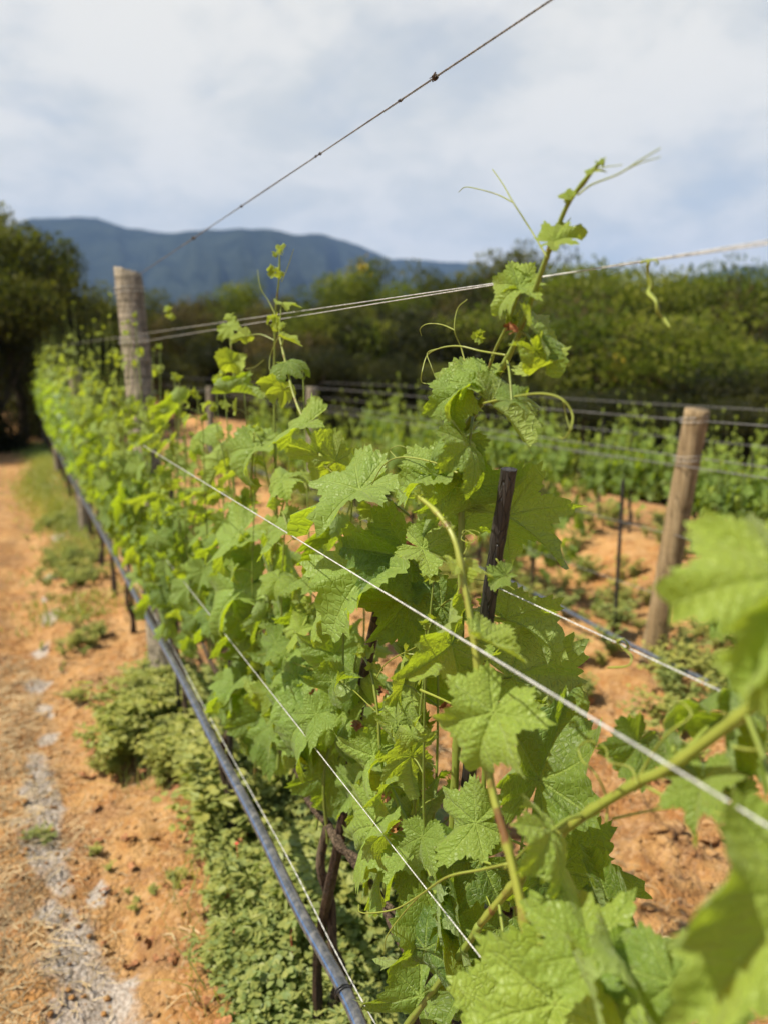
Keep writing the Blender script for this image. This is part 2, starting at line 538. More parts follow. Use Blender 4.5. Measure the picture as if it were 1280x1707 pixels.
def soil_material(name='orange_soil', ground=True):
    m, nt = mat(name)
    geo = nt.n('ShaderNodeNewGeometry')
    pos = geo.outputs['Position']
    big = nt.noise(pos, 1.3, 5, 0.6)
    mid = nt.noise(pos, 9, 6, 0.65)
    fine = nt.noise(pos, 90, 5, 0.7)
    vo = nt.n('ShaderNodeTexVoronoi'); vo.inputs['Scale'].default_value = 75; vo.inputs['Randomness'].default_value = 1.0
    nt.l(pos, vo.inputs['Vector'])
    c = nt.mix(nt.ramp(big, 0.35, 0.65), (0.36, 0.182, 0.058), (0.49, 0.280, 0.104))
    c = nt.mix(nt.ramp(mid, 0.42, 0.70, 0, 0.75), c, (0.33, 0.135, 0.045))
    c = nt.mix(nt.ramp(mid, 0.58, 0.36, 0, 0.35), c, (0.56, 0.345, 0.17))
    patch = nt.noise(pos, 3.2, 7, 0.72, 0.5)
    c = nt.mix(nt.ramp(patch, 0.50, 0.64, 0, 0.7), c, (0.27, 0.150, 0.075))
    c = nt.mix(nt.ramp(patch, 0.47, 0.34, 0, 0.5), c, (0.60, 0.30, 0.10))
    sepc = nt.n('ShaderNodeSeparateColor'); nt.l(vo.outputs['Color'], sepc.inputs[0])
    c = nt.mix(nt.ramp(sepc.outputs[0], 0.55, 1.0, 0, 0.4), c, (0.58, 0.38, 0.22))
    c = nt.mix(nt.ramp(sepc.outputs[1], 0.7, 1.0, 0, 0.45), c, (0.22, 0.10, 0.045))
    if ground:
        at = nt.n('ShaderNodeAttribute', attribute_name='look')
        sp = nt.n('ShaderNodeSeparateXYZ'); nt.l(at.outputs['Vector'], sp.inputs[0])
        # x: lime streak, y: organic litter, z: far-away green field
        lm = nt.math('ADD', sp.outputs[0], nt.math('MULTIPLY', nt.math('SUBTRACT', nt.noise(pos, 6.5, 7, 0.7, 0.6), 0.5), 1.5))
        c = nt.mix(nt.ramp(lm, 0.50, 0.80, 0, 0.80), c, nt.mix(nt.ramp(fine, 0.35, 0.65), (0.36, 0.315, 0.275), (0.60, 0.56, 0.52)))
        lt = nt.math('ADD', sp.outputs[1], nt.math('MULTIPLY', nt.math('SUBTRACT', nt.noise(pos, 5, 6, 0.7), 0.5), 1.6))
        c = nt.mix(nt.ramp(lt, 0.5, 0.9, 0, 0.75), c, nt.mix(nt.ramp(fine, 0.4, 0.6), (0.11, 0.058, 0.032), (0.27, 0.185, 0.10)))
        c = nt.mix(sp.outputs[2], c, nt.mix(big, (0.05, 0.08, 0.02), (0.09, 0.10, 0.03)))
    h = nt.math('ADD', nt.math('MULTIPLY', fine, 1.1), nt.math('ADD', nt.math('MULTIPLY', vo.outputs['Distance'], -0.7), nt.math('MULTIPLY', mid, 1.2)))
    p, nr = principled(nt, c, 0.95, 0.12, h, 1.0, 0.013)
    finish(nt, p.outputs[0])
    return m


M['soil'] = soil_material()
M['clod'] = soil_material('orange_clod', False)
M['straw'] = simple('dry_straw', (0.40, 0.30, 0.17), 0.85, 0.2, 8, 0.55)


def hill_material():
    m, nt = mat('wooded_mountain')
    geo = nt.n('ShaderNodeNewGeometry')
    n = nt.noise(geo.outputs['Position'], 0.012, 8, 0.7)
    n2 = nt.noise(geo.outputs['Position'], 0.05, 5, 0.6)
    c = nt.mix(nt.ramp(n, 0.35, 0.65), (0.010, 0.018, 0.012), (0.036, 0.048, 0.030))
    c = nt.mix(nt.ramp(n2, 0.68, 0.78, 0, 0.6), c, (0.26, 0.23, 0.19))
    p, nr = principled(nt, c, 0.95, 0.1, n, 1.0, 60.0)
    finish(nt, p.outputs[0])
    return m


M['hill'] = hill_material()

# ------------------------------------------------------------------ ground
LIME = [(0.36, 9.5), (0.30, 7.5), (0.16, 6.0), (0.06, 4.9), (0.02, 4.0), (-0.02, 3.2), (-0.03, 2.75), (-0.02, 2.35), (0.03, 2.0), (0.04, 1.7), (0.06, 1.3)]


def build_ground():
    def axis(segs):
        out = []
        for a, b, s in segs:
            out.append(np.arange(a, b, s))
        return np.concatenate(out)
    xs = np.concatenate([-np.geomspace(9000, 8, 26), np.arange(-7, -1.2, 0.35), np.arange(-1.2, 2.8, 0.0165), np.arange(2.8, 9, 0.06),
                         np.arange(9, 40, 1.5), np.geomspace(42, 9000, 26)])
    ys = np.concatenate([-np.geomspace(9000, 8, 20), np.arange(-7, 0.6, 0.4), np.arange(0.6, 4.6, 0.0165), np.arange(4.6, 10, 0.05),
                         np.arange(10, 45, 0.9), np.geomspace(47, 9000, 28)])
    X, Y = np.meshgrid(xs, ys, indexing='ij')
    Z = ground_z(X, Y)
    n0, n1 = X.shape
    V = np.stack([X.ravel(), Y.ravel(), Z.ravel()], 1)
    idx = np.arange(n0*n1).reshape(n0, n1)
    f = np.stack([idx[:-1, :-1], idx[1:, :-1], idx[1:, 1:], idx[:-1, 1:]], -1).reshape(-1, 4)
    lime = np.zeros(len(V))
    LP = [(.02, 2.25, .05), (.25, 7.0, .09), (.14, 5.7, .08), (.08, 4.8, .08), (.01, 3.25, .05), (-.08, 1.6, .05), (-.12, 2.6, .035), (.12, 2.15, .035), (.36, 8.8, .05), (.30, 7.4, .05), (.20, 6.3, .05), (.10, 5.2, .045), (.04, 4.3, .07), (.0, 3.85, .075), (.03, 3.55, .05), (-.03, 2.95, .08), (-.04, 2.75, .10), (-.03, 2.55, .10), (-.01, 2.38, .07),
          (.0, 2.1, .06), (.03, 1.95, .11), (.06, 1.8, .12), (.05, 1.62, .13), (.10, 1.45, .12)]
    wx = V[:, 0] + .05*vnoise(V[:, 0], V[:, 1], 7) + .03*vnoise(V[:, 0], V[:, 1], 19)
    wy = V[:, 1] + .08*vnoise(V[:, 0]+5, V[:, 1], 6)
    for x0, y0, w0 in LP:
        lime = np.maximum(lime, np.exp(-((wx-x0)/w0)**2-((wy-y0)/(w0*2.3))**2)*.95)
    lit = 0.62*ss(-V[:, 0], 0.02, 0.22) + 0.35*ss(V[:, 0], 1.0, 1.5)*ss(-V[:, 0], -2.2, -1.7) + 0.30*ss(V[:, 0], 2.0, 3.4)
    lit = np.maximum(lit, 0.6*np.exp(-((V[:, 0]-1.3)/0.12)**2)*ss(V[:, 1], .8, 1.4))
    far = ss(np.hypot(V[:, 0], V[:, 1]), 60, 120)
    a = Acc()
    a.add(V, None, f, None, None)
    a.a = [np.stack([lime, lit, far], 1)]
    o = a.build('ground', M['soil'])
    tag(o, 'bare orange soil of the vineyard with whitish streaks along the path', None, None, 'structure')


build_ground()


# ------------------------------------------------------------------ mountains
def build_hills():
    sil = [(-700, 470), (-400, 440), (-200, 400), (-60, 372), (0, 376), (60, 366), (100, 358), (140, 355), (180, 361), (230, 378), (290, 386), (350, 380), (420, 379), (480, 381),
           (540, 388), (580, 398), (620, 415), (650, 429), (690, 429), (730, 434), (780, 437), (830, 440), (900, 462), (1000, 480), (1100, 470), (1180, 449), (1230, 440), (1280, 442),
           (1350, 447), (1450, 440), (1600, 470), (1800, 500)]
    sx = np.array([s[0] for s in sil], float); sy = np.array([s[1] for s in sil], float)
    az = np.radians(np.linspace(-75, 75, 420))
    rs = np.linspace(0, 1, 40)
    V = []
    for a in az:
        pxx = 640 + math.cos(PITCH)**-1*F*math.tan(min(1.2, max(-1.2, a)))   # heading to pixel near the skyline
        k = min(abs(a)/1.2, 1)
        top = np.interp(pxx, sx, sy)
        d = (pxx-640)*RT - (top-853.5)*UP + F*FW
        el = d[2]/math.hypot(d[0], d[1])
        hd = a + YAW
        r0 = 2300 + 260*math.sin(a*7) + 180*math.sin(a*17+1)
        Hh = CAM[2] + el*r0*(1 + .035*float(fbm(a*30, 2.2, 1.0, 4)))
        Hh = max(Hh, 60)
        for t in rs:
            r = r0 + (t-0.5)*2200
            base = 1-abs(t-0.5)*2
            prof = base**1.25
            gul = 1-0.16*(1-base)*abs(math.sin(a*60+3*t)) if 0 < t < 1 else 1
            z = -12 + (Hh+12)*prof*gul
            if abs(t-0.5) > 0.02:
                z += 60*float(fbm(a*60, t*7, 1.0, 5))*(base*(1-base)*4)
            V.append((math.sin(hd)*r, math.cos(hd)*r, z))
    n0, n1 = len(az), len(rs)
    idx = np.arange(n0*n1).reshape(n0, n1)
    f = np.stack([idx[:-1, :-1], idx[1:, :-1], idx[1:, 1:], idx[:-1, 1:]], -1).reshape(-1, 4)
    acc = Acc(); acc.add(V, None, f[:, ::-1])
    o = acc.build('mountains', M['hill'])
    tag(o, 'long blue wooded mountain ridge on the skyline', None, None, 'structure')


build_hills()

# haze: pale air round the whole scene
hz = bpy.data.meshes.new('haze')
hx, hy0, hy1, hz0, hz1 = 4200, -300, 4200, -14, 720
co = [(x, y, z) for x in (-hx, hx) for y in (hy0, hy1) for z in (hz0, hz1)]
hz.from_pydata(co, [], [(0, 1, 3, 2), (4, 6, 7, 5), (0, 4, 5, 1), (2, 3, 7, 6), (0, 2, 6, 4), (1, 5, 7, 3)])
mh = bpy.data.materials.new('haze'); mh.use_nodes = True
nt = NT(mh.node_tree)
pv = nt.n('ShaderNodeVolumePrincipled')
pv.inputs['Color'].default_value = (0.34, 0.54, 0.95, 1)
pv.inputs['Density'].default_value = 0.00017
pv.inputs['Anisotropy'].default_value = 0.0
oo = nt.n('ShaderNodeOutputMaterial'); nt.l(pv.outputs[0], oo.inputs['Volume'])
hz.materials.append(mh)
ho = bpy.data.objects.new('haze', hz); C.objects.link(ho)
tag(ho, 'pale blue air veiling the far mountains', None, None, 'stuff')


# ------------------------------------------------------------------ grape leaf templates
def leaf_template(seed, level, young=False):
    """one grape leaf: petiole junction at the origin, tip along +y, upper side +z, about one unit across.
    Corner UVs hold (distance along, distance across) the nearest main vein."""
    r = random.Random(seed)
    na = {0: 160, 1: 80, 2: 40, 3: 16}[level]
    nr = {0: 9, 1: 5, 2: 3, 3: 2}[level]
    sd_ = r.uniform(-0.04, 0.07) + (0.02 if young else 0)
    ctrl = [(0, .62), (25, .40-sd_), (50, .54), (75, .35-sd_), (100, .46), (125, .36), (150, .38), (168, .28), (180, .05)]
    if young:
        ctrl = [(0, .64), (25, .40), (50, .46), (75, .32), (100, .36), (125, .30), (150, .28), (168, .20), (180, .05)]
    ctrl = [(a, q*(1+r.uniform(-.05, .05))) for a, q in ctrl]
    asym = 1 + r.uniform(-.08, .08)
    ca = np.array([c[0] for c in ctrl]); cr = np.array([c[1] for c in ctrl])
    # angles: dense and including sector borders at +-25, 75, 125
    th = np.linspace(-180, 180, na, endpoint=False) + (180/na if False else 0)
    if level < 2:
        for b in (25, 75, 125):
            for sgn in (-1, 1):
                th[np.argmin(abs(th-sgn*b))] = sgn*b
    def rad(t):
        a = abs(t)
        out = np.empty_like(a)
        for i in range(len(ca)-1):
            s = (a >= ca[i]) & (a <= ca[i+1])
            u = (a[s]-ca[i])/(ca[i+1]-ca[i])
            u = u*u*(3-2*u)
            # pointed lobes, rounded sinuses
            if cr[i] > cr[i+1]:
                u = u**0.82
            else:
                u = 1-(1-u)**0.82
            out[s] = cr[i]*(1-u)+cr[i+1]*u
        return out*np.where(t > 0, asym, 1/asym)
    R0 = rad(th)
    nteeth = 40
    ph = (th/360*nteeth) % 1.0
    if level <= 2:
        tooth = np.where(ph < 0.5, ph*2, 2-ph*2)
        amp = 0.12*(1+0.5*np.sin(np.arange(na)*2.3+seed))
        R0 = R0*(1 - amp*0.5 + amp*tooth)*np.where(abs(th) > 172, 1.0, 1.0)
    thr = np.radians(th)
    veins = np.array([0, 50, -50, 100, -100, 150, -150])
    rings = (np.arange(1, nr+1)/nr)**0.85
    x = np.outer(rings, R0*np.sin(thr)); y = np.outer(rings, R0*np.cos(thr))
    TH = np.tile(th, (nr, 1))
    # height field
    near = veins[np.argmin(abs(TH[..., None]-veins), -1)]
    dv = np.radians(TH-near)
    rr = np.hypot(x, y)
    u = rr*np.cos(dv); v = abs(rr*np.sin(dv))
    k_fold = r.uniform(0.0, 0.95) if not young else r.uniform(.3, .9)
    k_cup = r.uniform(-1.3, 0.5)
    z = k_fold*abs(x)*0.6 + k_cup*rr**2*0.6
    z += 0.30*v*(1-v*2)*(0.7 if level else 1.0)
    pa, pb, pc = r.uniform(0, 6.3), r.uniform(0, 6.3), r.uniform(0, 6.3)
    T = np.radians(TH)
    z += r.uniform(.20, .60)*rr**1.7*np.sin(2*T+pa)
    z += r.uniform(.14, .38)*rr**2*np.sin(5*T+pb)
    z += r.uniform(.12, .40)*rr**3.2*np.sin(13*T+pc)
    if level <= 1:
        ww = (u-v*0.95)*13
        z += 0.010*np.abs(np.sin(ww*math.pi))*np.minimum(1, v*14)
    # bend along length and across width
    kx, ky = r.uniform(0.4, 2.6), r.uniform(-2.2, 1.5)
    if r.random() < 0.3: kx = r.uniform(2.0, 3.4)
    if r.random() < 0.25: ky = r.choice([-1, 1])*r.uniform(1.8, 3.0)
    def bend(a, b, k, only_pos=False):
        if abs(k) < 1e-3: return a, b
        aa = np.where(a > 0, a, a if not only_pos else 0)
        ang = aa*k
        na_ = np.sin(ang)/k; nb = -(1-np.cos(ang))/abs(k)*np.sign(k)
        a2 = np.where((a > 0) | (not only_pos), na_ + b*np.sin(ang), a)
        b2 = np.where((a > 0) | (not only_pos), nb + b*np.cos(ang), b)
        return a2, b2
    y, z = bend(y, z, kx, True)
    x, z = bend(x, z, ky)
    V = np.concatenate([[[0, 0, 0]], np.stack([x.ravel(), y.ravel(), z.ravel()], 1)])
    j = np.arange(na); j2 = (j+1) % na
    # face sectors for uv
    mid = th + 180/na
    nv = veins[np.argmin(abs(mid[:, None]-veins), 1)]
    def UV(ring, jj, wrap):
        a = th[jj] + (360*wrap)
        rd = (rings[ring] if ring >= 0 else 0)*R0[jj]
        dd = np.radians(a-nv)
        return np.stack([rd*np.cos(dd), abs(rd*np.sin(dd))], -1)
    wr = (j2 == 0).astype(float)
    # leave the petiole sinus open: skip the two faces at +-180
    f3 = np.stack([np.zeros(na, int), 1+j2, 1+j], 1)
    uv3 = np.stack([np.zeros((na, 2)), UV(0, j2, wr), UV(0, j, 0*wr)], 1)
    f4 = []; uv4 = []
    for i in range(nr-1):
        f4.append(np.stack([1+i*na+j, 1+i*na+j2, 1+(i+1)*na+j2, 1+(i+1)*na+j], 1))
        uv4.append(np.stack([UV(i, j, 0*wr), UV(i, j2, wr), UV(i+1, j2, wr), UV(i+1, j, 0*wr)], 1))
    f4 = np.concatenate(f4); uv4 = np.concatenate(uv4)
    # face orientation: make +z the front
    a, b, c = V[f3[:, 0]], V[f3[:, 1]], V[f3[:, 2]]
    if np.cross(b-a, c-a)[:, 2].mean() < 0:
        f3 = f3[:, ::-1]; uv3 = uv3[:, ::-1]
    a, b, c = V[f4[:, 0]], V[f4[:, 1]], V[f4[:, 2]]
    if np.cross(b-a, c-a)[:, 2].mean() < 0:
        f4 = f4[:, ::-1]; uv4 = uv4[:, ::-1]
    return V, f3, f4, uv3, uv4


TPL = {0: [leaf_template(s, 0) for s in range(1, 15)], 1: [leaf_template(s, 1) for s in range(1, 15)],
       2: [leaf_template(s, 2) for s in range(1, 13)], 3: [leaf_template(s, 3) for s in range(1, 9)]}
TPY = {0: [leaf_template(s+50, 0, True) for s in range(1, 7)], 1: [leaf_template(s+50, 1, True) for s in range(1, 7)],
       2: [leaf_template(s+50, 2, True) for s in range(1, 5)], 3: [leaf_template(s+50, 3, True) for s in range(1, 4)]}


def put_leaf(acc, base, tip, nrm, size, age=0.0, tone=0.5, level=1, var=None, mat_=0):
    N = unit(nrm); T = np.asarray(tip, float)
    T = unit(T - N*np.dot(T, N))
    B = np.cross(T, N)
    tp = (TPY if age > 0.62 else TPL)[level]
    k = R.randrange(len(tp)) if var is None else var % len(tp)
    V, f3, f4, u3, u4 = tp[k]
    s = np.array([size*R.uniform(.9, 1.08), size, size])
    W = (V*s) @ np.stack([B, T, N]) + np.asarray(base)
    acc.add(W, f3, f4, u3, u4, (age, tone, size), mat_)


def petiole(acc, a, b, r=0.0013, lift=0.25, age=0.3, tone=.5):
    a = np.asarray(a, float); b = np.asarray(b, float)
    L = np.linalg.norm(b-a)
    m = (a+b)/2 + np.array([0, 0, L*lift])
    tube(acc, spline([a, m, b], 4), r*1.25, r*0.9, 5, attr=(age, tone, 0.6), cap=False)


# ------------------------------------------------------------------ vines
def scallop(name, acc, m, parent, o):
    return acc.build(name, m, parent, o)


def grow_shoot(leaves, canes, base, top, n_leaf, size, level, lean=0.04, rad=0.0035, keep=None, age_top=0.8, pet=0.07, slant=False):
    """a shoot with leaves at its nodes; keep(p) may reject a leaf"""
    base = np.asarray(base, float); top = np.asarray(top, float)
    mid = (base+top)/2 + np.array([R.uniform(-lean, lean), R.uniform(-lean, lean), 0])
    q1 = base*.75+top*.25 + np.array([R.uniform(-lean, lean), R.uniform(-lean, lean), 0])*.8
    path = spline([base, q1, mid, top], 6 if level < 2 else 3)
    tube(canes, path, rad, rad*0.35, 6 if level < 2 else 4, attr=(0.1, R.uniform(.2, .8), 0.8), cap=False)
    path = np.array(path)
    az0 = R.uniform(0, 6.28)
    for i in range(n_leaf):
        t = (i+0.6)/n_leaf
        k = min(len(path)-1, int(t*(len(path)-1)))
        p = path[k]
        a = az0 + i*math.pi + R.uniform(-.9, .9)
        # leaves tend to show on the two sides of the hedge
        d = np.array([math.cos(a), math.sin(a)*0.75, 0])
        if R.random() < 0.6: d[0] = -abs(d[0])
        young = max(0, (t-0.68)/0.32)
        s = size*R.uniform(.65, 1.15)*(1-0.72*young)
        L = pet*R.uniform(.6, 1.25)*(1-.5*young)
        b = p + unit(d)*L*0.8 + np.array([0, 0, L*R.uniform(.1, .6)])
        if keep and not keep(b):
            continue
        if slant and b[0] < XR - .03 - .30*(b[2]-.5):
            continue
        out = unit(d)
        el = R.uniform(.15, 1.1)
        nrm = unit(out*math.cos(el) + np.array([0, 0, 1])*math.sin(el) + rng.normal(0, .22, 3))
        tipd = unit(out*R.uniform(.2, 1) + np.array([0, 0, -1])*R.uniform(.2, 1.2) + rng.normal(0, .35, 3))
        age = min(1, max(0, young*age_top + (R.uniform(0.2, .55) if R.random() < .12 else R.uniform(0, .12))))
        put_leaf(leaves, b, tipd, nrm, s, age, R.random()**1.5, level)
        if level < 3:
            petiole(canes, p, b, 0.0012 if level < 2 else 0.0015, .15, .35)
    if level < 3:
        for q in range(3):
            put_leaf(leaves, path[-1], (R.uniform(-1, 1), R.uniform(-1, 1), 1.2), rng.normal(0, 1, 3)+np.array([0, 0, .3]), size*0.22*R.uniform(.6, 1.2), .8, .8, min(level+1, 3))


def trunk_path(base, top, wob=0.03, n=7):
    base = np.asarray(base, float); top = np.asarray(top, float)
    pts = [base + (top-base)*t + np.array([R.uniform(-wob, wob), R.uniform(-wob, wob), 0])*(0 if t in (0, 1) else 1) for t in np.linspace(0, 1, n)]
    return spline(pts, 4)


def inpoly(px, py, poly):
    c = False
    j = len(poly)-1
    for i in range(len(poly)):
        xi, yi = poly[i]; xj, yj = poly[j]
        if (yi > py) != (yj > py) and px < (xj-xi)*(py-yi)/(yj-yi)+xi:
            c = not c
        j = i
    return c


# gaps in the near hedge, as (y, z) polygons in the plane of the row
HOLES_PX = [[(545, 965), (640, 960), (690, 1000), (640, 1070), (555, 1075)], [(650, 1000), (770, 1010), (800, 1060), (660, 1075)],
            [(700, 1240), (790, 1260), (780, 1350), (700, 1320)], [(470, 1280), (545, 1250), (560, 1420), (470, 1420)],
            [(560, 1430), (700, 1430), (700, 1707), (500, 1707)], [(330, 1060), (378, 1040), (378, 1120), (330, 1120)],
            [(500, 560), (680, 560), (660, 720), (600, 740), (560, 700)], [(600, 760), (660, 880), (620, 900), (600, 850)]]


def near_keep(p):
    """leaf allowed here? (gaps and outer edge of the near hedge seen square on, in the row plane)"""
    q = np.array([XR, p[1], p[2]])
    x, y = pix(p)
    if x < 620 and y > np.interp(x, [240, 300, 340, 385, 480, 560, 620], [940, 990, 1050, 1170, 1280, 1350, 1400]): return False
    for h in HOLES_PX:
        if inpoly(x, y, h): return False
    if x > 800: return False
    if x > 560 and y < 720: return False
    if y < 600 + 30*math.sin(x*0.05): return R.random() < 0.8
    return True


hero = {}
LOC = {'a': (XR, 0.42, 0), 'b': (XR, 0.80, 0), 'c': (XR+0.01, 1.30, 0), 'd': (XR, 2.05, 0)}
LAB = {'a': 'nearest grapevine, its broad blurred leaves filling the lower right corner',
       'b': 'tall grapevine beside the thick dark stake, its shoot rising above the wires',
       'c': 'grapevine twined round the leaning brown stake rooted in the weeds',
       'd': 'bushy grapevine at the thin upright black stake right of the grey post'}
for k in 'abcd':
    o = empty('grapevine', LOC[k], LAB[k], 'grapevine', 'grapevines of the near row')
    hero[k] = dict(root=o, loc=np.array(LOC[k]), fol=Acc(), cane=Acc(), n=0)


def child(k, name, acc, m):
    h = hero[k]
    return acc.build(name, m, h['root'], h['loc'])


# trunks and cordons
for k, (tx, top, y0) in dict(a=(XR+.02, .62, .42), b=(XR+.05, .60, .88), c=(XR+.06, .62, 1.26), d=(XR+.02, .60, 2.05)).items():
    a = Acc()
    b0 = np.array([tx, y0+(.10 if k == 'c' else .05), float(ground_z(tx, y0+.05))-.02])
    tp = np.array([XR, y0, top])
    tube(a, trunk_path(b0, tp, 0.022), 0.013, 0.009, 8)
    tube(a, trunk_path(tp, tp+np.array([0, .34, .03]), .012, 5), 0.008, 0.005, 7)
    tube(a, trunk_path(tp, tp+np.array([0, -.3, .02]), .012, 5), 0.008, 0.005, 7)
    child(k, 'trunk', a, M['trunk'])

# ---- shoots of the near vines, laid out in the row plane (pixels of the photograph, plane, radius in mm)
SH = [
    ('b', [(745, 1560), (752, 1400), (765, 1150), (768, 960), (768, 830), (763, 745), (800, 672), (850, 588), (888, 490), (918, 408), (945, 342), (975, 300), (1003, 266)], .475, 5.2, 1.6, 0.25),
    ('b', [(768, 1010), (762, 880), (765, 760)], .50, 2.6, 1.8, .2),
    ('b', [(808, 640), (822, 590), (845, 540), (860, 500)], .47, 1.8, 1.2, .5),
    ('c', [(690, 1400), (660, 1330), (636, 1270), (630, 1190), (618, 1120), (600, 1085)], .45, 3.4, 1.4, .35),
    ('c', [(740, 1530), (715, 1450), (690, 1395)], .45, 3.6, 3.2, .2),
    ('d', [(455, 1010), (462, 880), (458, 700), (458, 600), (460, 520), (466, 460), (466, 420)], .50, 2.8, 1.4, .3),
    ('d', [(545, 780), (520, 730), (492, 665), (478, 610), (466, 560)], .47, 2.8, 2.0, .6),
    ('d', [(392, 640), (388, 600), (384, 560), (380, 530)], .50, 2.4, 1.5, .5),
    ('d', [(418, 830), (422, 760), (425, 720)], .45, 2.4, 1.8, .6),
    ('d', [(452, 945), (468, 860), (480, 810)], .46, 2.2, 1.8, .6),
    ('d', [(515, 1200), (505, 1080), (500, 1000)], .47, 3.0, 2.2, .2),
    ('d', [(425, 1300), (432, 1180), (440, 1060)], .47, 3.0, 2.2, .2),
    ('a', [(885, 1595), (866, 1500), (845, 1410), (818, 1310), (800, 1190), (792, 1090), (775, 985), (757, 900), (728, 855), (698, 828)], .37, 4.6, 2.2, 1.0),
    ('a', [(800, 1540), (850, 1480), (905, 1415), (965, 1365), (1060, 1305), (1105, 1285), (1170, 1240), (1252, 1178), (1330, 1110)], .42, 4.2, 4.2, .7),
    ('a', [(640, 1760), (760, 1600), (800, 1540)], .44, 4.4, 4.2, .2),
    ('a', [(905, 1415), (880, 1445), (860, 1490)], .43, 3.6, 3.4, .1),
    ('b', [(700, 1330), (668, 1040), (650, 990)], .52, 2.6, 2.0, .1),
    ('b', [(800, 1500), (805, 1320), (812, 1100), (815, 930)], .50, 3.2, 2.4, .1),
]
for k, pts, X, r0, r1, ag in SH:
    h = hero[k]
    a = Acc()
    path = np.array(spline([P(x, y, X) for x, y in pts], 8))
    n = len(path)
    rad = np.linspace(r0, r1, n)/1000
    L = np.concatenate([[0], np.cumsum(np.linalg.norm(np.diff(path, axis=0), axis=1))])
    node = np.exp(-(((L % 0.065)-0.03)/0.0055)**2)*0.35
    tube(a, path, 0, 0, 10, rad=rad*(1+node), attr=(ag, .5, 0.9))
    child(k, 'shoot', a, M['cane'])
    h.setdefault('paths', []).append(path)

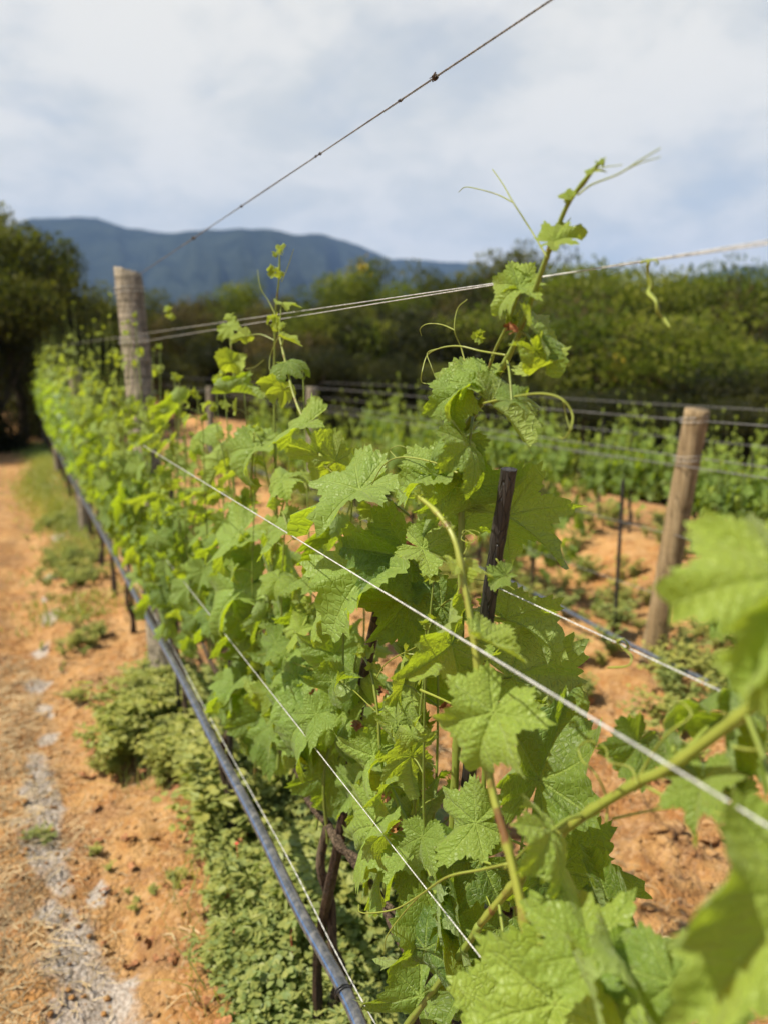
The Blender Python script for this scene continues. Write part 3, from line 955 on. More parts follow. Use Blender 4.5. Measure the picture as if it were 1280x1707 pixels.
# ---- leaves placed one by one: vine, petiole junction (px, py), size px, tip angle (0 right, 90 down), pose, plane x, age, tone (low paints shade, high paints sun)
# pose: c faces the camera, u faces the sky, b shows its back lit from behind, e nearly edge-on, f square to camera, mostly with shade painted by tone
POSE = {'c': (.70, .62, -.38), 'u': (.45, .86, -.34), 'b': (-.62, .62, .15), 'e': (.12, .95, .3), 'f': (.9, .15, .1), 'r': (.35, .6, .7), 'l': (.35, .6, -.7)}
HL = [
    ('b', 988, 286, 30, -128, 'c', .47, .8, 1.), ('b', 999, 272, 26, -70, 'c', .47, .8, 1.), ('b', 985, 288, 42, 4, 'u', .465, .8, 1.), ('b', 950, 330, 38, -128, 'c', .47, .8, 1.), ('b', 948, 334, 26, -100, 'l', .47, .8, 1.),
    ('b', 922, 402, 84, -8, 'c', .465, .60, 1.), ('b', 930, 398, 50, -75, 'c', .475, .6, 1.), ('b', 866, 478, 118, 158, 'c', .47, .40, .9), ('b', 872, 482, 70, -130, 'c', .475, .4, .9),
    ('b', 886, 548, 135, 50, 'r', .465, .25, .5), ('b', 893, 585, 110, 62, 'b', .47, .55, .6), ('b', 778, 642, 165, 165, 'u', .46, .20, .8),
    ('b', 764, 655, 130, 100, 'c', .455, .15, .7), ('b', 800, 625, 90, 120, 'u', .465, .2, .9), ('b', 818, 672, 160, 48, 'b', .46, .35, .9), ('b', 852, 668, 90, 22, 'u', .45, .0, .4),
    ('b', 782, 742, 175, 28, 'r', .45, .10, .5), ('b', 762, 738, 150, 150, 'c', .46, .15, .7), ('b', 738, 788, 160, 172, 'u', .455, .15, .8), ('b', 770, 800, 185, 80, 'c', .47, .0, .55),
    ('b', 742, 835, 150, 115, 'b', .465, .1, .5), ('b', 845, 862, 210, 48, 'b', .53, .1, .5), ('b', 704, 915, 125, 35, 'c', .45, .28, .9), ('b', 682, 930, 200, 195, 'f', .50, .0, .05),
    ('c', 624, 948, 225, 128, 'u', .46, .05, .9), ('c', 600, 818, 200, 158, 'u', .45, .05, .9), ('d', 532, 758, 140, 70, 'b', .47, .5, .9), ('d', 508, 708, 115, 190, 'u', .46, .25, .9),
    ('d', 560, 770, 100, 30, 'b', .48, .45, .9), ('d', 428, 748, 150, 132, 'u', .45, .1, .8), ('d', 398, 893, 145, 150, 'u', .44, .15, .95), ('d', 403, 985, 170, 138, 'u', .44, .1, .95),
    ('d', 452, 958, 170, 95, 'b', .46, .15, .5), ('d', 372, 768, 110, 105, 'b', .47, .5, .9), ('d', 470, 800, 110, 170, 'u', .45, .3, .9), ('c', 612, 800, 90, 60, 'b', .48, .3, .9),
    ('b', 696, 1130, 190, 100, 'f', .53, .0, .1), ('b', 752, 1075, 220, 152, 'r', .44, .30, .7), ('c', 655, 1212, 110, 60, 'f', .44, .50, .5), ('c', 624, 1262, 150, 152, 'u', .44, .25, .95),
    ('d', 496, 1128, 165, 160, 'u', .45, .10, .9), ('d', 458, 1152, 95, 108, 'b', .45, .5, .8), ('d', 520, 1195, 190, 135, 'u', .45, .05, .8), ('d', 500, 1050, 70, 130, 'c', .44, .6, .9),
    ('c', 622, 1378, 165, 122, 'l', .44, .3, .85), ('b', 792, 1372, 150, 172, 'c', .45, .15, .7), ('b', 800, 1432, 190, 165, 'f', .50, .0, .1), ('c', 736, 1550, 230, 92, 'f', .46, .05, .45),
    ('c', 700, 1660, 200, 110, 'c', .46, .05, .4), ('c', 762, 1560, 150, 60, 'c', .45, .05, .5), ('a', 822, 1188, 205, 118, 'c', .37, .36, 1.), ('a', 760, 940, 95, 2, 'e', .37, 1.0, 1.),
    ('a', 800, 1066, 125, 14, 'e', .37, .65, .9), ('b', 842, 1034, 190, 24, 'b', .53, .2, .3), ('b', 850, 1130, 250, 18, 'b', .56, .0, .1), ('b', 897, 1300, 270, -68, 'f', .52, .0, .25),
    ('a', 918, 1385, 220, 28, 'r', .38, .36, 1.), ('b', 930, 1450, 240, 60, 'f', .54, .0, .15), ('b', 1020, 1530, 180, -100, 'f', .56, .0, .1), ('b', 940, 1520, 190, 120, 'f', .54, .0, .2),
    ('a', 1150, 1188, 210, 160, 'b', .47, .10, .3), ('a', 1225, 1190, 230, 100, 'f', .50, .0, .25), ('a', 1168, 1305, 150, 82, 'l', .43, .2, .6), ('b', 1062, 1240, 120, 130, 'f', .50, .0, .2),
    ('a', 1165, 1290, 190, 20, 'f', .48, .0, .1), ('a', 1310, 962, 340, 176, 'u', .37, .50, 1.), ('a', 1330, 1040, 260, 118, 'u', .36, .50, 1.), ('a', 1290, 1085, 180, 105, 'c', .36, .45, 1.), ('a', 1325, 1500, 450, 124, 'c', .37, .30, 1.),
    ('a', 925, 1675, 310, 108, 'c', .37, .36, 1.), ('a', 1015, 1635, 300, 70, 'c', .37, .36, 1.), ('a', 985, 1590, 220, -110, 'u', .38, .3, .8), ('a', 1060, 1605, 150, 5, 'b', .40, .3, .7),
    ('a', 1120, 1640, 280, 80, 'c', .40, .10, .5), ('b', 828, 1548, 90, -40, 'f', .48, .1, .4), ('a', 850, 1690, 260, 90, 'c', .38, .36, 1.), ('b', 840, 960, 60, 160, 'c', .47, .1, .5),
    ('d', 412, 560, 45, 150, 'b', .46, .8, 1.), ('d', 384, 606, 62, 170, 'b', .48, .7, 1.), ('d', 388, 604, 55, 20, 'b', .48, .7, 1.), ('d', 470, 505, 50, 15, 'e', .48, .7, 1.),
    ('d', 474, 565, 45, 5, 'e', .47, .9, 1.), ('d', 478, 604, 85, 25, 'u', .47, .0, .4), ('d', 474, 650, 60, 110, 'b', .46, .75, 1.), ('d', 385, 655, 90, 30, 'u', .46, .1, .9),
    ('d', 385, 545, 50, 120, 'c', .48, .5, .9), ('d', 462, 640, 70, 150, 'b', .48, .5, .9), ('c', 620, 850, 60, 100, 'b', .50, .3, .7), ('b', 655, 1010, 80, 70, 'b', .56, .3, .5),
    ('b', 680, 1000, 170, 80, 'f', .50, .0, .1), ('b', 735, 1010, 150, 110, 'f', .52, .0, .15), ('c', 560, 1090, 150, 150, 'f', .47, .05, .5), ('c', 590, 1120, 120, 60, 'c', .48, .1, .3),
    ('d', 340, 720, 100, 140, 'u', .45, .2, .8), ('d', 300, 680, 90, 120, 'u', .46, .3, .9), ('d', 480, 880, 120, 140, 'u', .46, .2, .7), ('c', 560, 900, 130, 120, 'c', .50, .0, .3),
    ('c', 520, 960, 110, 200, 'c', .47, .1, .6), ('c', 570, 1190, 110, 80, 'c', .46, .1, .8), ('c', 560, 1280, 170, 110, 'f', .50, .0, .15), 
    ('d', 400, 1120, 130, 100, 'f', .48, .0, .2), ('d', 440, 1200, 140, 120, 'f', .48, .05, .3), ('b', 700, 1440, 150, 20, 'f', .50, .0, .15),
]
for k, px_, py_, s, ang, pose, X, age, tone in HL:
    h = hero[k]
    b = P(px_, py_, X)
    D = depth(b)
    c, u, l = POSE[pose]
    nrm = -FW*c + np.array([0, 0, u]) + RT*l + rng.normal(0, .09, 3)
    A = math.radians(ang)
    T = math.cos(A)*RT - math.sin(A)*UP + rng.normal(0, .05, 3)
    a = Acc()
    size = s*D/F*1.0
    put_leaf(a, b, T, nrm, size, age, tone, 0)
    # petiole to the nearest shoot, else back into the hedge
    best = None
    for pa in h.get('paths', []):
        dd = np.linalg.norm(pa-b, axis=1)
        i = int(dd.argmin())
        if best is None or dd[i] < best[0]:
            best = (dd[i], pa[i])
    tgt = best[1] if best and best[0] < 0.13 else b - T*0.03 + np.array([0.05, 0, -.05])
    if best is None or best[0] > 0.004:
        petiole(a, tgt, b, 0.0012 if s < 120 else 0.0016, .1, .4, .6)
    # keep petiole material: slot 1
    o = Acc(); o.__dict__ = a.__dict__
    nleaf = 2
    for q in range(nleaf, len(a.m)):
        a.m[q] = np.ones_like(a.m[q])
    child(k, 'leaf', a, [M['leaf'], M['cane']])

# ---- hanging and curling tendrils: vine, points, plane, radius mm
TD = [
    ('b', [(911, 429), (885, 385), (855, 338), (838, 308), (820, 282)], .47, .9), ('b', [(855, 338), (830, 325), (800, 316), (775, 312), (764, 320)], .47, .7),
    ('b', [(962, 325), (985, 308), (1030, 290), (1065, 268), (1100, 247)], .46, .9), ('b', [(1030, 290), (1065, 272), (1100, 262)], .46, .6), ('b', [(985, 284), (1010, 278), (1037, 275)], .46, .6),
    ('b', [(842, 592), (800, 585), (765, 577), (735, 580), (712, 592), (703, 620), (702, 636), (710, 640)], .46, 1.1), ('b', [(735, 580), (712, 588), (718, 610), (728, 636)], .46, .7),
    ('b', [(778, 618), (768, 580), (757, 550), (762, 515), (778, 499)], .465, .9), ('b', [(757, 550), (735, 541), (712, 540), (700, 548), (702, 560)], .465, .8),
    ('b', [(805, 672), (850, 662), (900, 656), (935, 665), (953, 690), (950, 715), (940, 730), (930, 728)], .45, 1.2), ('b', [(938, 668), (943, 695), (948, 712)], .45, .7),
    ('b', [(762, 788), (720, 770), (670, 762), (640, 775), (620, 808)], .43, 1.2), ('b', [(660, 763), (650, 750), (665, 743), (680, 748)], .43, .7),
    ('b', [(772, 925), (780, 905), (770, 890), (775, 884), (790, 893), (785, 905), (768, 898), (780, 884), (798, 888), (795, 898), (775, 903)], .44, .7),
    ('c', [(628, 1130), (640, 1110), (660, 1095), (690, 1080), (705, 1070)], .44, 1.0), ('c', [(665, 1092), (675, 1098), (668, 1108)], .44, .6),
    ('a', [(845, 1440), (800, 1450), (745, 1462), (700, 1492), (660, 1515), (620, 1522), (600, 1520), (598, 1508)], .37, 1.4), ('a', [(700, 1492), (670, 1525), (645, 1560), (640, 1590)], .37, 1.0),
    ('a', [(840, 1448), (870, 1420), (905, 1380)], .37, 1.2), ('a', [(1062, 1308), (1050, 1280), (1015, 1270), (1010, 1250), (1000, 1240)], .41, 1.1),
    ('a', [(1010, 1372), (1010, 1330), (992, 1290), (970, 1268), (965, 1245), (985, 1235), (1000, 1250), (1003, 1262)], .42, 1.0),
    ('a', [(1062, 1300), (1080, 1268), (1110, 1225), (1150, 1195), (1140, 1175), (1120, 1172)], .42, 1.3), ('a', [(1075, 1310), (1130, 1340), (1180, 1352), (1215, 1362)], .42, 1.4),
    ('a', [(1020, 1365), (1080, 1352), (1140, 1345)], .43, 1.2), ('a', [(1220, 1245), (1250, 1250), (1290, 1250)], .42, 1.4),
    ('d', [(468, 545), (450, 505), (435, 480), (430, 450)], .48, .9), ('d', [(470, 470), (482, 440), (490, 415)], .48, .8), ('d', [(440, 600), (425, 612), (410, 615)], .47, .8),
    ('d', [(466, 560), (452, 590), (450, 615), (455, 630)], .46, .9), ('d', [(545, 780), (570, 800), (575, 805)], .46, .8), ('d', [(480, 905), (500, 890), (530, 885)], .44, 1.0),
    ('d', [(440, 1065), (480, 1100), (560, 1130), (620, 1180), (640, 1200)], .45, 1.1), ('d', [(385, 1092), (430, 1092), (460, 1085)], .44, 1.0), ('a', [(920, 1415), (935, 1450), (938, 1500)], .44, 1.4),
    ('b', [(755, 1090), (772, 1110), (790, 1118), (770, 1125), (760, 1112)], .44, .7), ('a', [(780, 965), (835, 972), (860, 985)], .50, .8),
    ('c', [(700, 1150), (735, 1165), (770, 1182)], .42, 1.6),
]
for k, pts, X, r in TD:
    a = Acc()
    path = spline([P(x, y, X + 0.006*math.sin(i*2.1)) for i, (x, y) in enumerate(pts)], 8)
    tube(a, path, r/1000, r*.55/1000, 7, attr=(.75, .8, .2))
    child(k, 'tendril', a, M['cane'])

# shoot tips: crowded tiny leaves
for k, x, y, n, s, X in [('d', 466, 420, 7, 20, .50), ('d', 460, 455, 4, 24, .50), ('c', 606, 1090, 8, 34, .45),
                         ('c', 625, 1110, 5, 30, .45), ('a', 700, 830, 6, 34, .37), ('a', 745, 875, 5, 26, .37), ('d', 462, 540, 8, 30, .47), ('b', 850, 535, 9, 34, .47), ('b', 800, 565, 5, 30, .47),
                         ('d', 510, 1010, 7, 30, .45), ('d', 380, 532, 5, 26, .50), ('d', 425, 722, 6, 26, .46), ('d', 288, 520, 5, 22, .50), ('b', 700, 1130, 4, 24, .45), ('a', 1080, 438, 1, 1, .47)]:
    if n == 1: continue
    a = Acc()
    for i in range(n):
        b = P(x+R.uniform(-8, 8), y+R.uniform(-9, 9), X)
        put_leaf(a, b, UP*R.uniform(.1, 1.2)+RT*R.uniform(-1, 1), -FW*R.uniform(-.5, 1)+rng.normal(0, .7, 3), s*depth(b)/F*R.uniform(.4, .95), .85, .8, 1)
    child(k, 'shoot_tip', a, M['leaf'])

# shrivelled brown leaf scraps caught in the near vines
for k, x, y, s in [('c', 660, 1380, 26), ('c', 600, 1210, 24), ('c', 525, 1150, 18), ('c', 640, 1325, 30), ('d', 515, 935, 20), ('c', 512, 1235, 24), ('b', 688, 905, 26), ('c', 635, 1155, 20), ('b', 800, 1120, 26),
                   ('b', 745, 1180, 22), ('a', 1085, 1300, 24), ('b', 850, 545, 24)]:
    a = Acc()
    for i in range(4):
        b = P(x+R.uniform(-10, 10), y+R.uniform(-10, 10), .46)
        put_leaf(a, b, rng.normal(0, 1, 3), rng.normal(0, 1, 3), s*depth(b)/F, .8, .2, 2, R.choice([1, 2, 3]))
    child(k, 'dry_scrap', a, M['dryleaf'])

# procedural foliage inside the near hedge
for k, y0, y1, n, lvl in (('b', .66, 1.05, 4, 1), ('c', 1.05, 1.6, 7, 1), ('d', 1.6, 2.45, 13, 1)):
    h = hero[k]
    for i in range(n):
        y = y0 + (y1-y0)*(i+.5)/n + R.uniform(-.03, .03)
        x = XR + R.uniform(-.06, .09)
        top = R.uniform(1.28, 1.55) if k != 'b' else R.uniform(1.0, 1.25)
        while top > .8:
            qx, qy = pix((x, y, top))
            if qy > (755 if qx > 560 else 622 + 30*math.sin(qx*.06)): break
            top -= .03
        grow_shoot(h['fol'], h['cane'], (XR+R.uniform(-.01, .03), y, .58), (x, y+R.uniform(-.08, .08), top), 12, .125, lvl, .05, .0035, near_keep, slant=True)
    # lower leaves hanging below the cordon
    for i in range(int(n*1.5)):
        y = R.uniform(y0, y1)
        b = np.array([XR+R.uniform(-.06, .12), y, R.uniform(.50, .72)])
        if not near_keep(b): continue
        put_leaf(h['fol'], b, (R.uniform(-1, .5), R.uniform(-.6, .6), -1), (R.uniform(-1, .3), R.uniform(-.5, .3), R.uniform(.3, 1)), R.uniform(.09, .15), R.uniform(0, .2), R.random(), lvl)
        petiole(h['cane'], (XR, y, .6), b, .0013)
    child(k, 'foliage', h['fol'], M['leaf'])
    child(k, 'small_stems', h['cane'], M['cane'])

# the rest of the near row, running away to its far end
row_y = [2.85, 3.55]
while row_y[-1] < 16.6:
    row_y.append(row_y[-1] + R.uniform(.68, .82))
for i, y in enumerate(row_y):
    lvl = 1 if y < 3.2 else (2 if y < 6 else 3)
    lab = {0: 'full grapevine just left of the thin upright black stake', 1: 'grapevine whose leaves wrap the tall grey post'}.get(i, 'leafy grapevine further along the near row behind the grey post')
    o = empty('grapevine', (XR, y, 0), lab, 'grapevine', 'grapevines of the near row')
    loc = np.array([XR, y, 0])
    fol, cane, tr = Acc(), Acc(), Acc()
    ns = 11 if y < 6 else 9
    for j in range(ns):
        yy = y + (j-(ns-1)/2)*0.085 + R.uniform(-.03, .03)
        x = XR + R.uniform(-.11, .11)
        tall = 1.55 if y < 3.4 else 1.64
        if y > 5: tall = 1.80
        top = R.uniform(tall-.34, tall+.10)
        if R.random() < .16 and y < 6: top += .17
        grow_shoot(fol, cane, (XR+R.uniform(-.02, .03), yy, .58), (x, yy+R.uniform(-.08, .08), top), 11 if y < 6 else 9, .135 if y < 6 else .15, lvl, .06, .0035, None, .8, .085, True)
    for j in range(13):
        yy = y + R.uniform(-.4, .4)
        b = np.array([XR+R.uniform(-.03, .13), yy, R.uniform(.64, .80)])
        put_leaf(fol, b, (R.uniform(-1, .5), R.uniform(-.6, .6), -1), (R.uniform(-1, .3), R.uniform(-.5, .3), R.uniform(.3, 1)), R.uniform(.10, .15), R.uniform(0, .2), R.random(), lvl)
    tb = np.array([XR+.01, y+R.uniform(-.05, .05), float(ground_z(XR, y))-.02])
    tube(tr, trunk_path(tb, (XR, y, .6), .02), .013, .009, 7)
    tube(tr, trunk_path((XR, y-.35, .6), (XR, y+.35, .61), .01, 4), .007, .006, 5)
    fol.build('foliage', M['leaf'] if lvl < 3 else M['leaf_far'], o, loc)
    cane.build('shoots', M['cane'], o, loc)
    tr.build('trunk', M['trunk'], o, loc)


# ------------------------------------------------------------------ the rows across the field: a few vines, then copies
def copy_tree(src, loc, rz, s, label, group):
    c = src.copy(); C.objects.link(c)
    c.location = loc; c.rotation_euler = (0, 0, rz); c.scale = (s*.85, s*.85, s*1.12)
    c['label'] = label; c['group'] = group
    for ch in src.children:
        d = ch.copy(); C.objects.link(d); d.parent = c
    return c


def young_vine(seed, n, top, lvl, size=.115):
    R.seed(seed)
    o = empty('young_grapevine', (0, 0, 0), '', 'grapevine')
    fol, cane, tr = Acc(), Acc(), Acc()
    for j in range(n):
        yy = (j-(n-1)/2)*0.085*R.uniform(.6, 1.2)
        t = top*R.uniform(.62, 1.08)
        if R.random() < .2: t += .18
        grow_shoot(fol, cane, (R.uniform(-.03, .03), yy, .30), (R.uniform(-.09, .09), yy+R.uniform(-.1, .1), t), 12, size, lvl, .05, .0035, None, .7, .06)
    for j in range(18):
        put_leaf(fol, (R.uniform(-.12, .12), R.uniform(-.25, .25), R.uniform(.18, .5)), (R.uniform(-1, .5), R.uniform(-.6, .6), -1), (R.uniform(-1, .6), R.uniform(-.5, .3), R.uniform(.3, 1)), R.uniform(.09, .13), R.uniform(0, .2), R.random(), lvl)
    tube(tr, trunk_path((0.01, .02, -.03), (0, 0, .32), .02), .011, .008, 6)
    fol.build('foliage', M['leaf_far'] if lvl == 3 else M['leaf'], o)
    cane.build('shoots', M['cane'], o)
    tr.build('trunk', M['trunk'], o)
    return o


protos = [young_vine(100+i, [8, 9, 8, 10][i], [.88, .98, .84, 1.0][i], 2, .135) for i in range(4)]
used = set()
ROWLAB = {1: ('slim young grapevine in the sparse second row by the tan post', 'young vines of the second row'),
          2: ('young grapevine in the third row, beyond the tan post', 'young vines of the third row'),
          3: ('young grapevine in the farthest row below the dark wood', 'young vines of the fourth row')}
vine_spots = []
for ri in (1, 2, 3):
    y = {1: 1.6, 2: 2.2, 3: 2.8}[ri]
    while y < {1: 9.5, 2: 8.6, 3: 7.6}[ri]:
        skip = (ri == 1 and 2.62 < y < 3.35)
        if not skip:
            vine_spots.append((ri, ROWS[ri]+R.uniform(-.05, .05), y))
        y += R.uniform(.42, .55) if ri > 1 else R.uniform(.46, .62)
for ri, x, y in vine_spots:
    k = R.randrange(4)
    loc = (x, y, float(ground_z(x, y, False))-.01)
    lab, grp = ROWLAB[ri]
    if ri == 1 and y < 2.1:
        lab = 'bright young grapevine at the right edge, right of the tan post'
    sc = R.uniform(.85, 1.08)*(1.04 if ri == 1 else .96 if ri == 2 else .90)
    rz = R.choice([0, math.pi])+R.uniform(-.2, .2)
    if k not in used:
        o = protos[k]; used.add(k)
        o.location = loc; o.rotation_euler = (0, 0, rz); o.scale = (sc*.85, sc*.85, sc*1.12)
        o['label'] = lab; o['group'] = grp
    else:
        copy_tree(protos[k], loc, rz, sc, lab, grp)


# ------------------------------------------------------------------ stakes
def stake(pts, r0, r1, m, label, group=None, rough=.12, name='stake', sides=7, flat=.8):
    a = Acc()
    path = np.array(spline(pts, 10))
    n = len(path)
    rad = np.linspace(r0, r1, n)*(1 + rough*np.array([R.uniform(-1, 1) for _ in range(n)])*.5)
    tube(a, path, 0, 0, sides, rad=rad, flat=flat)
    base = path[0]
    o = a.build(name, m, None, base, smooth=False)
    o.location = base
    tag(o, label, 'stake', group)
    return o


def gpt(x, y, dz=-.05):
    return np.array([x, y, float(ground_z(x, y))+dz])


stake([gpt(.49, .93), P(765, 1500, .49), P(778, 1330, .49), P(800, 1110, .49), P(822, 950, .49), P(848, 782, .49)], .0115, .0095, M['stake'],
      'thick charred black stake with a cracked top, beside the tallest shoot')
stake([gpt(.49, 1.33), P(530, 1600, .49), P(570, 1380, .49), P(603, 1150, .49), P(640, 978, .49)], .0125, .0095, M['stake_brown'],
      'leaning brown-black stake rooted in the green weeds near the hose')
stake([gpt(XR, 2.05), P(384, 1300, XR), P(385, 1180, XR), P(386, 1000, XR), P(384, 900, XR)], .010, .0085, M['stake'],
      'thin upright black stake between the leaning brown stake and the grey post')
for i, y in enumerate([2.85, 3.55] + row_y[2:]):
    if y > 15: break
    stake([gpt(XR+R.uniform(-.02, .04), y+.04), (XR+.01, y+.02, .5), (XR+R.uniform(-.02, .02), y, 1.05)], .009, .008, M['stake'],
          'slender dark stake supporting a vine further along the near row' if i else 'slender dark stake just in front of the grey post', 'stakes of the near row', sides=6)

# field stakes: one mesh, copied
a = Acc()
tube(a, spline([(0, 0, -.06), (.004, 0, .3), (0, .003, .74)], 3), .0085, .0075, 6)
fs = a.build('stake', M['stake'], None, (0, 0, 0), False)
first = True
for ri, x, y in vine_spots + [(9, 2.74, 2.93)]:
    if first:
        o = fs; first = False
    else:
        o = fs.copy(); C.objects.link(o)
    xx, yy = (x+.03, y+.03) if ri < 9 else (x, y)
    o.location = (xx, yy, float(ground_z(xx, yy, False)))
    o.rotation_euler = (R.uniform(-.04, .04), R.uniform(-.05, .05), R.uniform(0, 6))
    o.scale = (1, 1, R.uniform(.85, 1.1))
    tag(o, {1: 'thin dark stake in the second row of vines', 2: 'thin dark stake in the third row of vines', 3: 'thin dark stake in the farthest row of young vines',
            9: 'bare black stake standing free just left of the tan post'}[ri], 'stake', {1: 'stakes of the second row', 2: 'stakes of the third row', 3: 'stakes of the fourth row', 9: None}[ri])
    if ri == 9:
        o.scale = (1.3, 1.3, 1.15)


# ------------------------------------------------------------------ posts
def post(base, top, r, m, label, group=None, broken=False, cat='post'):
    base = np.asarray(base, float); top = np.asarray(top, float)
    root = empty('wooden_post', base, label, cat, group)
    a = Acc()
    n = 46; s = 28
    ax = unit(top-base); u = unit(np.cross(ax, [0, 1, 0])); v = np.cross(ax, u)
    V = []
    for i in range(n):
        t = i/(n-1)
        c = base + (top-base)*t + u*0.006*math.sin(t*5+1) + v*.005*math.sin(t*7)
        for j in range(s):
            th = j*2*math.pi/s
            rr = r*(1 - .07*t)*(1 + .05*math.sin(2*th+.6) + .03*math.sin(5*th+t*3) + 0.05*float(vnoise(th*3, t*18, 1.0)) + .012*float(vnoise(j*3.1, t*150, 1)))
            p = c + rr*(math.cos(th)*u + math.sin(th)*v)
            if i == n-1 and broken:
                p = p + ax*(0.022*math.sin(th*1.0+2.4) + .012*float(vnoise(j*1.3, 7, 1.0)))
            V.append(p)
    f = [(i*s+j, i*s+(j+1) % s, (i+1)*s+(j+1) % s, (i+1)*s+j) for i in range(n-1) for j in range(s)]
    V = np.array(V)
    cidx = len(V); V = np.concatenate([V, [top - ax*0.006]])
    f3 = [((n-1)*s+j, (n-1)*s+(j+1) % s, cidx) for j in range(s)]
    a.add(V, f3, f)
    o = a.build('shaft', m, root, base)
    return root, ax, u, v


def wraps(root, base, top, zs, r, m):
    base = np.asarray(base, float); top = np.asarray(top, float)
    for z in zs:
        a = Acc()
        t = (z-base[2])/(top[2]-base[2])
        c = base + (top-base)*t
        pts = [c + np.array([math.cos(q)*r, math.sin(q)*r, .003*q - .006]) for q in np.linspace(0, 4.2*math.pi, 44)]
        tube(a, pts, .0013, .0013, 5)
        a.build('wire_wrap', m, root, base)


pb, pt_ = P(287, 1215, XR+.03), P(213, 452, XR+.03)
pb = gpt(pb[0], pb[1], -.05)
r1, *_ = post(pb, pt_, .0625, M['post_grey'], 'tall weathered grey-brown post with a broken top rising out of the near row', broken=True)
wraps(r1, pb, pt_, [1.80, 1.58], .066, M['wire'])
pb2, pt2 = P(1080, 1160, 2.73), P(1160, 682, 2.73)
pb2[2] = float(ground_z(pb2[0], pb2[1])) - .05
r2, *_ = post(pb2, pt2, .059, M['post_tan'], 'smooth tan post with a flat sawn top in the second row on the right')
wraps(r2, pb2, pt2, [1.235, 1.06], .0605, M['wire'])
for (x, y, zt, X, lab) in [(520, 645, 0, 2.73, 'distant grey post in the second row, behind the tip of the middle vine'), (350, 645, 0, 2.73, 'farthest small grey post glimpsed above the near row of leaves')]:
    t_ = P(x, y, X)
    b_ = np.array([t_[0]-.02, t_[1]-.02, float(ground_z(t_[0], t_[1]))-.05])
    post(b_, t_, .058, M['post_grey'], lab)
for yy in (7.2, 11.2, 15.6):
    post(gpt(XR+.02, yy), (XR+.02, yy+.03, 1.45), .055, M['post_grey'], 'wooden post buried in leaves further along the near row', 'buried posts of the near row')


# ------------------------------------------------------------------ wires
def twisted(acc, p0, p1, r=.0008, off=.00085, pitch=.028, sag=.0, ymax=6.5, m=0):
    p0 = np.asarray(p0, float); p1 = np.asarray(p1, float)
    L = np.linalg.norm(p1-p0)
    d = (p1-p0)/L
    u = unit(np.cross(d, [0, 0, 1])); v = np.cross(u, d)
    Ln = min(L, ymax)
    n = int(Ln/pitch*9)
    ts = np.linspace(0, Ln, n)
    for ph in (0, math.pi):
        th = ts/pitch*2*math.pi + ph
        w = 1+.25*np.sin(ts*9)
        pts = p0 + d*ts[:, None] + (np.cos(th)*off*w)[:, None]*u + (np.sin(th)*off*w)[:, None]*v
        pts[:, 2] -= sag*4*(ts/L)*(1-ts/L)
        tube(acc, pts, r, r, 5, cap=False, mat=m)
    if L > ymax:
        ts = np.linspace(Ln, L, 20)
        pts = p0 + d*ts[:, None]
        pts[:, 2] -= sag*4*(ts/L)*(1-ts/L)
        tube(acc, pts, r*1.7, r*1.7, 5, cap=False, mat=m)


def wire(z0, z1, x0, x1, y0, y1, label, m=None, r=.0008, knots=(), sag=0.0, name='trellis_wire'):
    a = Acc()
    twisted(a, (x0, y0, z0), (x1, y1, z1), r*.52, r*.45, .009, sag)
    o = a.build(name, m or M['wire'], None, (x0, y0, z0))
    o.location = (x0, y0, z0)
    tag(o, label, 'wire')
    for (px_, py_, s) in knots:
        c = P(px_, py_, x0)
        # drop the knot onto the wire line
        t = (c[1]-y0)/(y1-y0)
        c = np.array([x0, y0, z0]) + (np.array([x1, y1, z1])-np.array([x0, y0, z0]))*t
        k = Acc()
        for q in range(6):
            ph = R.uniform(0, 6)
            pts = [c + s*(1-.1*q)*np.array([math.cos(ph+i*.9)*R.uniform(.3, 1), (i-4)*.28+R.uniform(-.2, .2), math.sin(ph+i*.9)*R.uniform(.3, 1)]) for i in range(9)]
            tube(k, spline(pts, 4), s*.22, s*.10, 5)
        k.build('dried_knot', M['dry'], o, (x0, y0, z0))
    return o


def wz(px_, py_, X=XR): return P(px_, py_, X)[2]


z_top = 1.832
wire(wz(920, 0, XR+.03), wz(400, 345, XR+.03), XR+.03, XR+.03, -.6, pt_[1], 'topmost wire running up across the sky, dotted with dried knots', M['wire_dark'], .0015,
     [(724, 135, .0052), (667, 172, .0030), (534, 265, .0032), (527, 270, .0026), (403, 345, .0036), (323, 395, .0058)])
wire(wz(1280, 399, XR+.02), wz(220, 572, XR+.02), XR+.02, XR+.02, -.6, pt_[1], 'twisted white wire below the top wire, tied to the grey post', M['wire'], .0009)
wire(wz(1280, 399, XR+.02)-.012, wz(220, 572, XR+.02)-.002+.16, XR+.028, XR+.028, -.6, 16, 'second wire of the upper pair, sagging apart at the right edge', M['wire'], .0009)
wire(wz(1240, 1350, XR-.13), wz(300, 780, XR-.13), XR-.13, XR-.13, -.4, 2.45, 'bright white wire slanting across the middle of the near leaves', M['wire'], .0011)
wire(wz(1225, 1165, XR+.015), wz(808, 970, XR+.015), XR+.015, XR+.015, -.4, .745, 'short white wire leaving the thick charred stake to the right', M['wire'], .0009)
wire(wz(800, 1600, XR-.09), wz(300, 960, XR-.09), XR-.09, XR-.09, -.4, 2.8, 'lower thin white wire threading through the leaves above the hose', M['wire'], .0009)
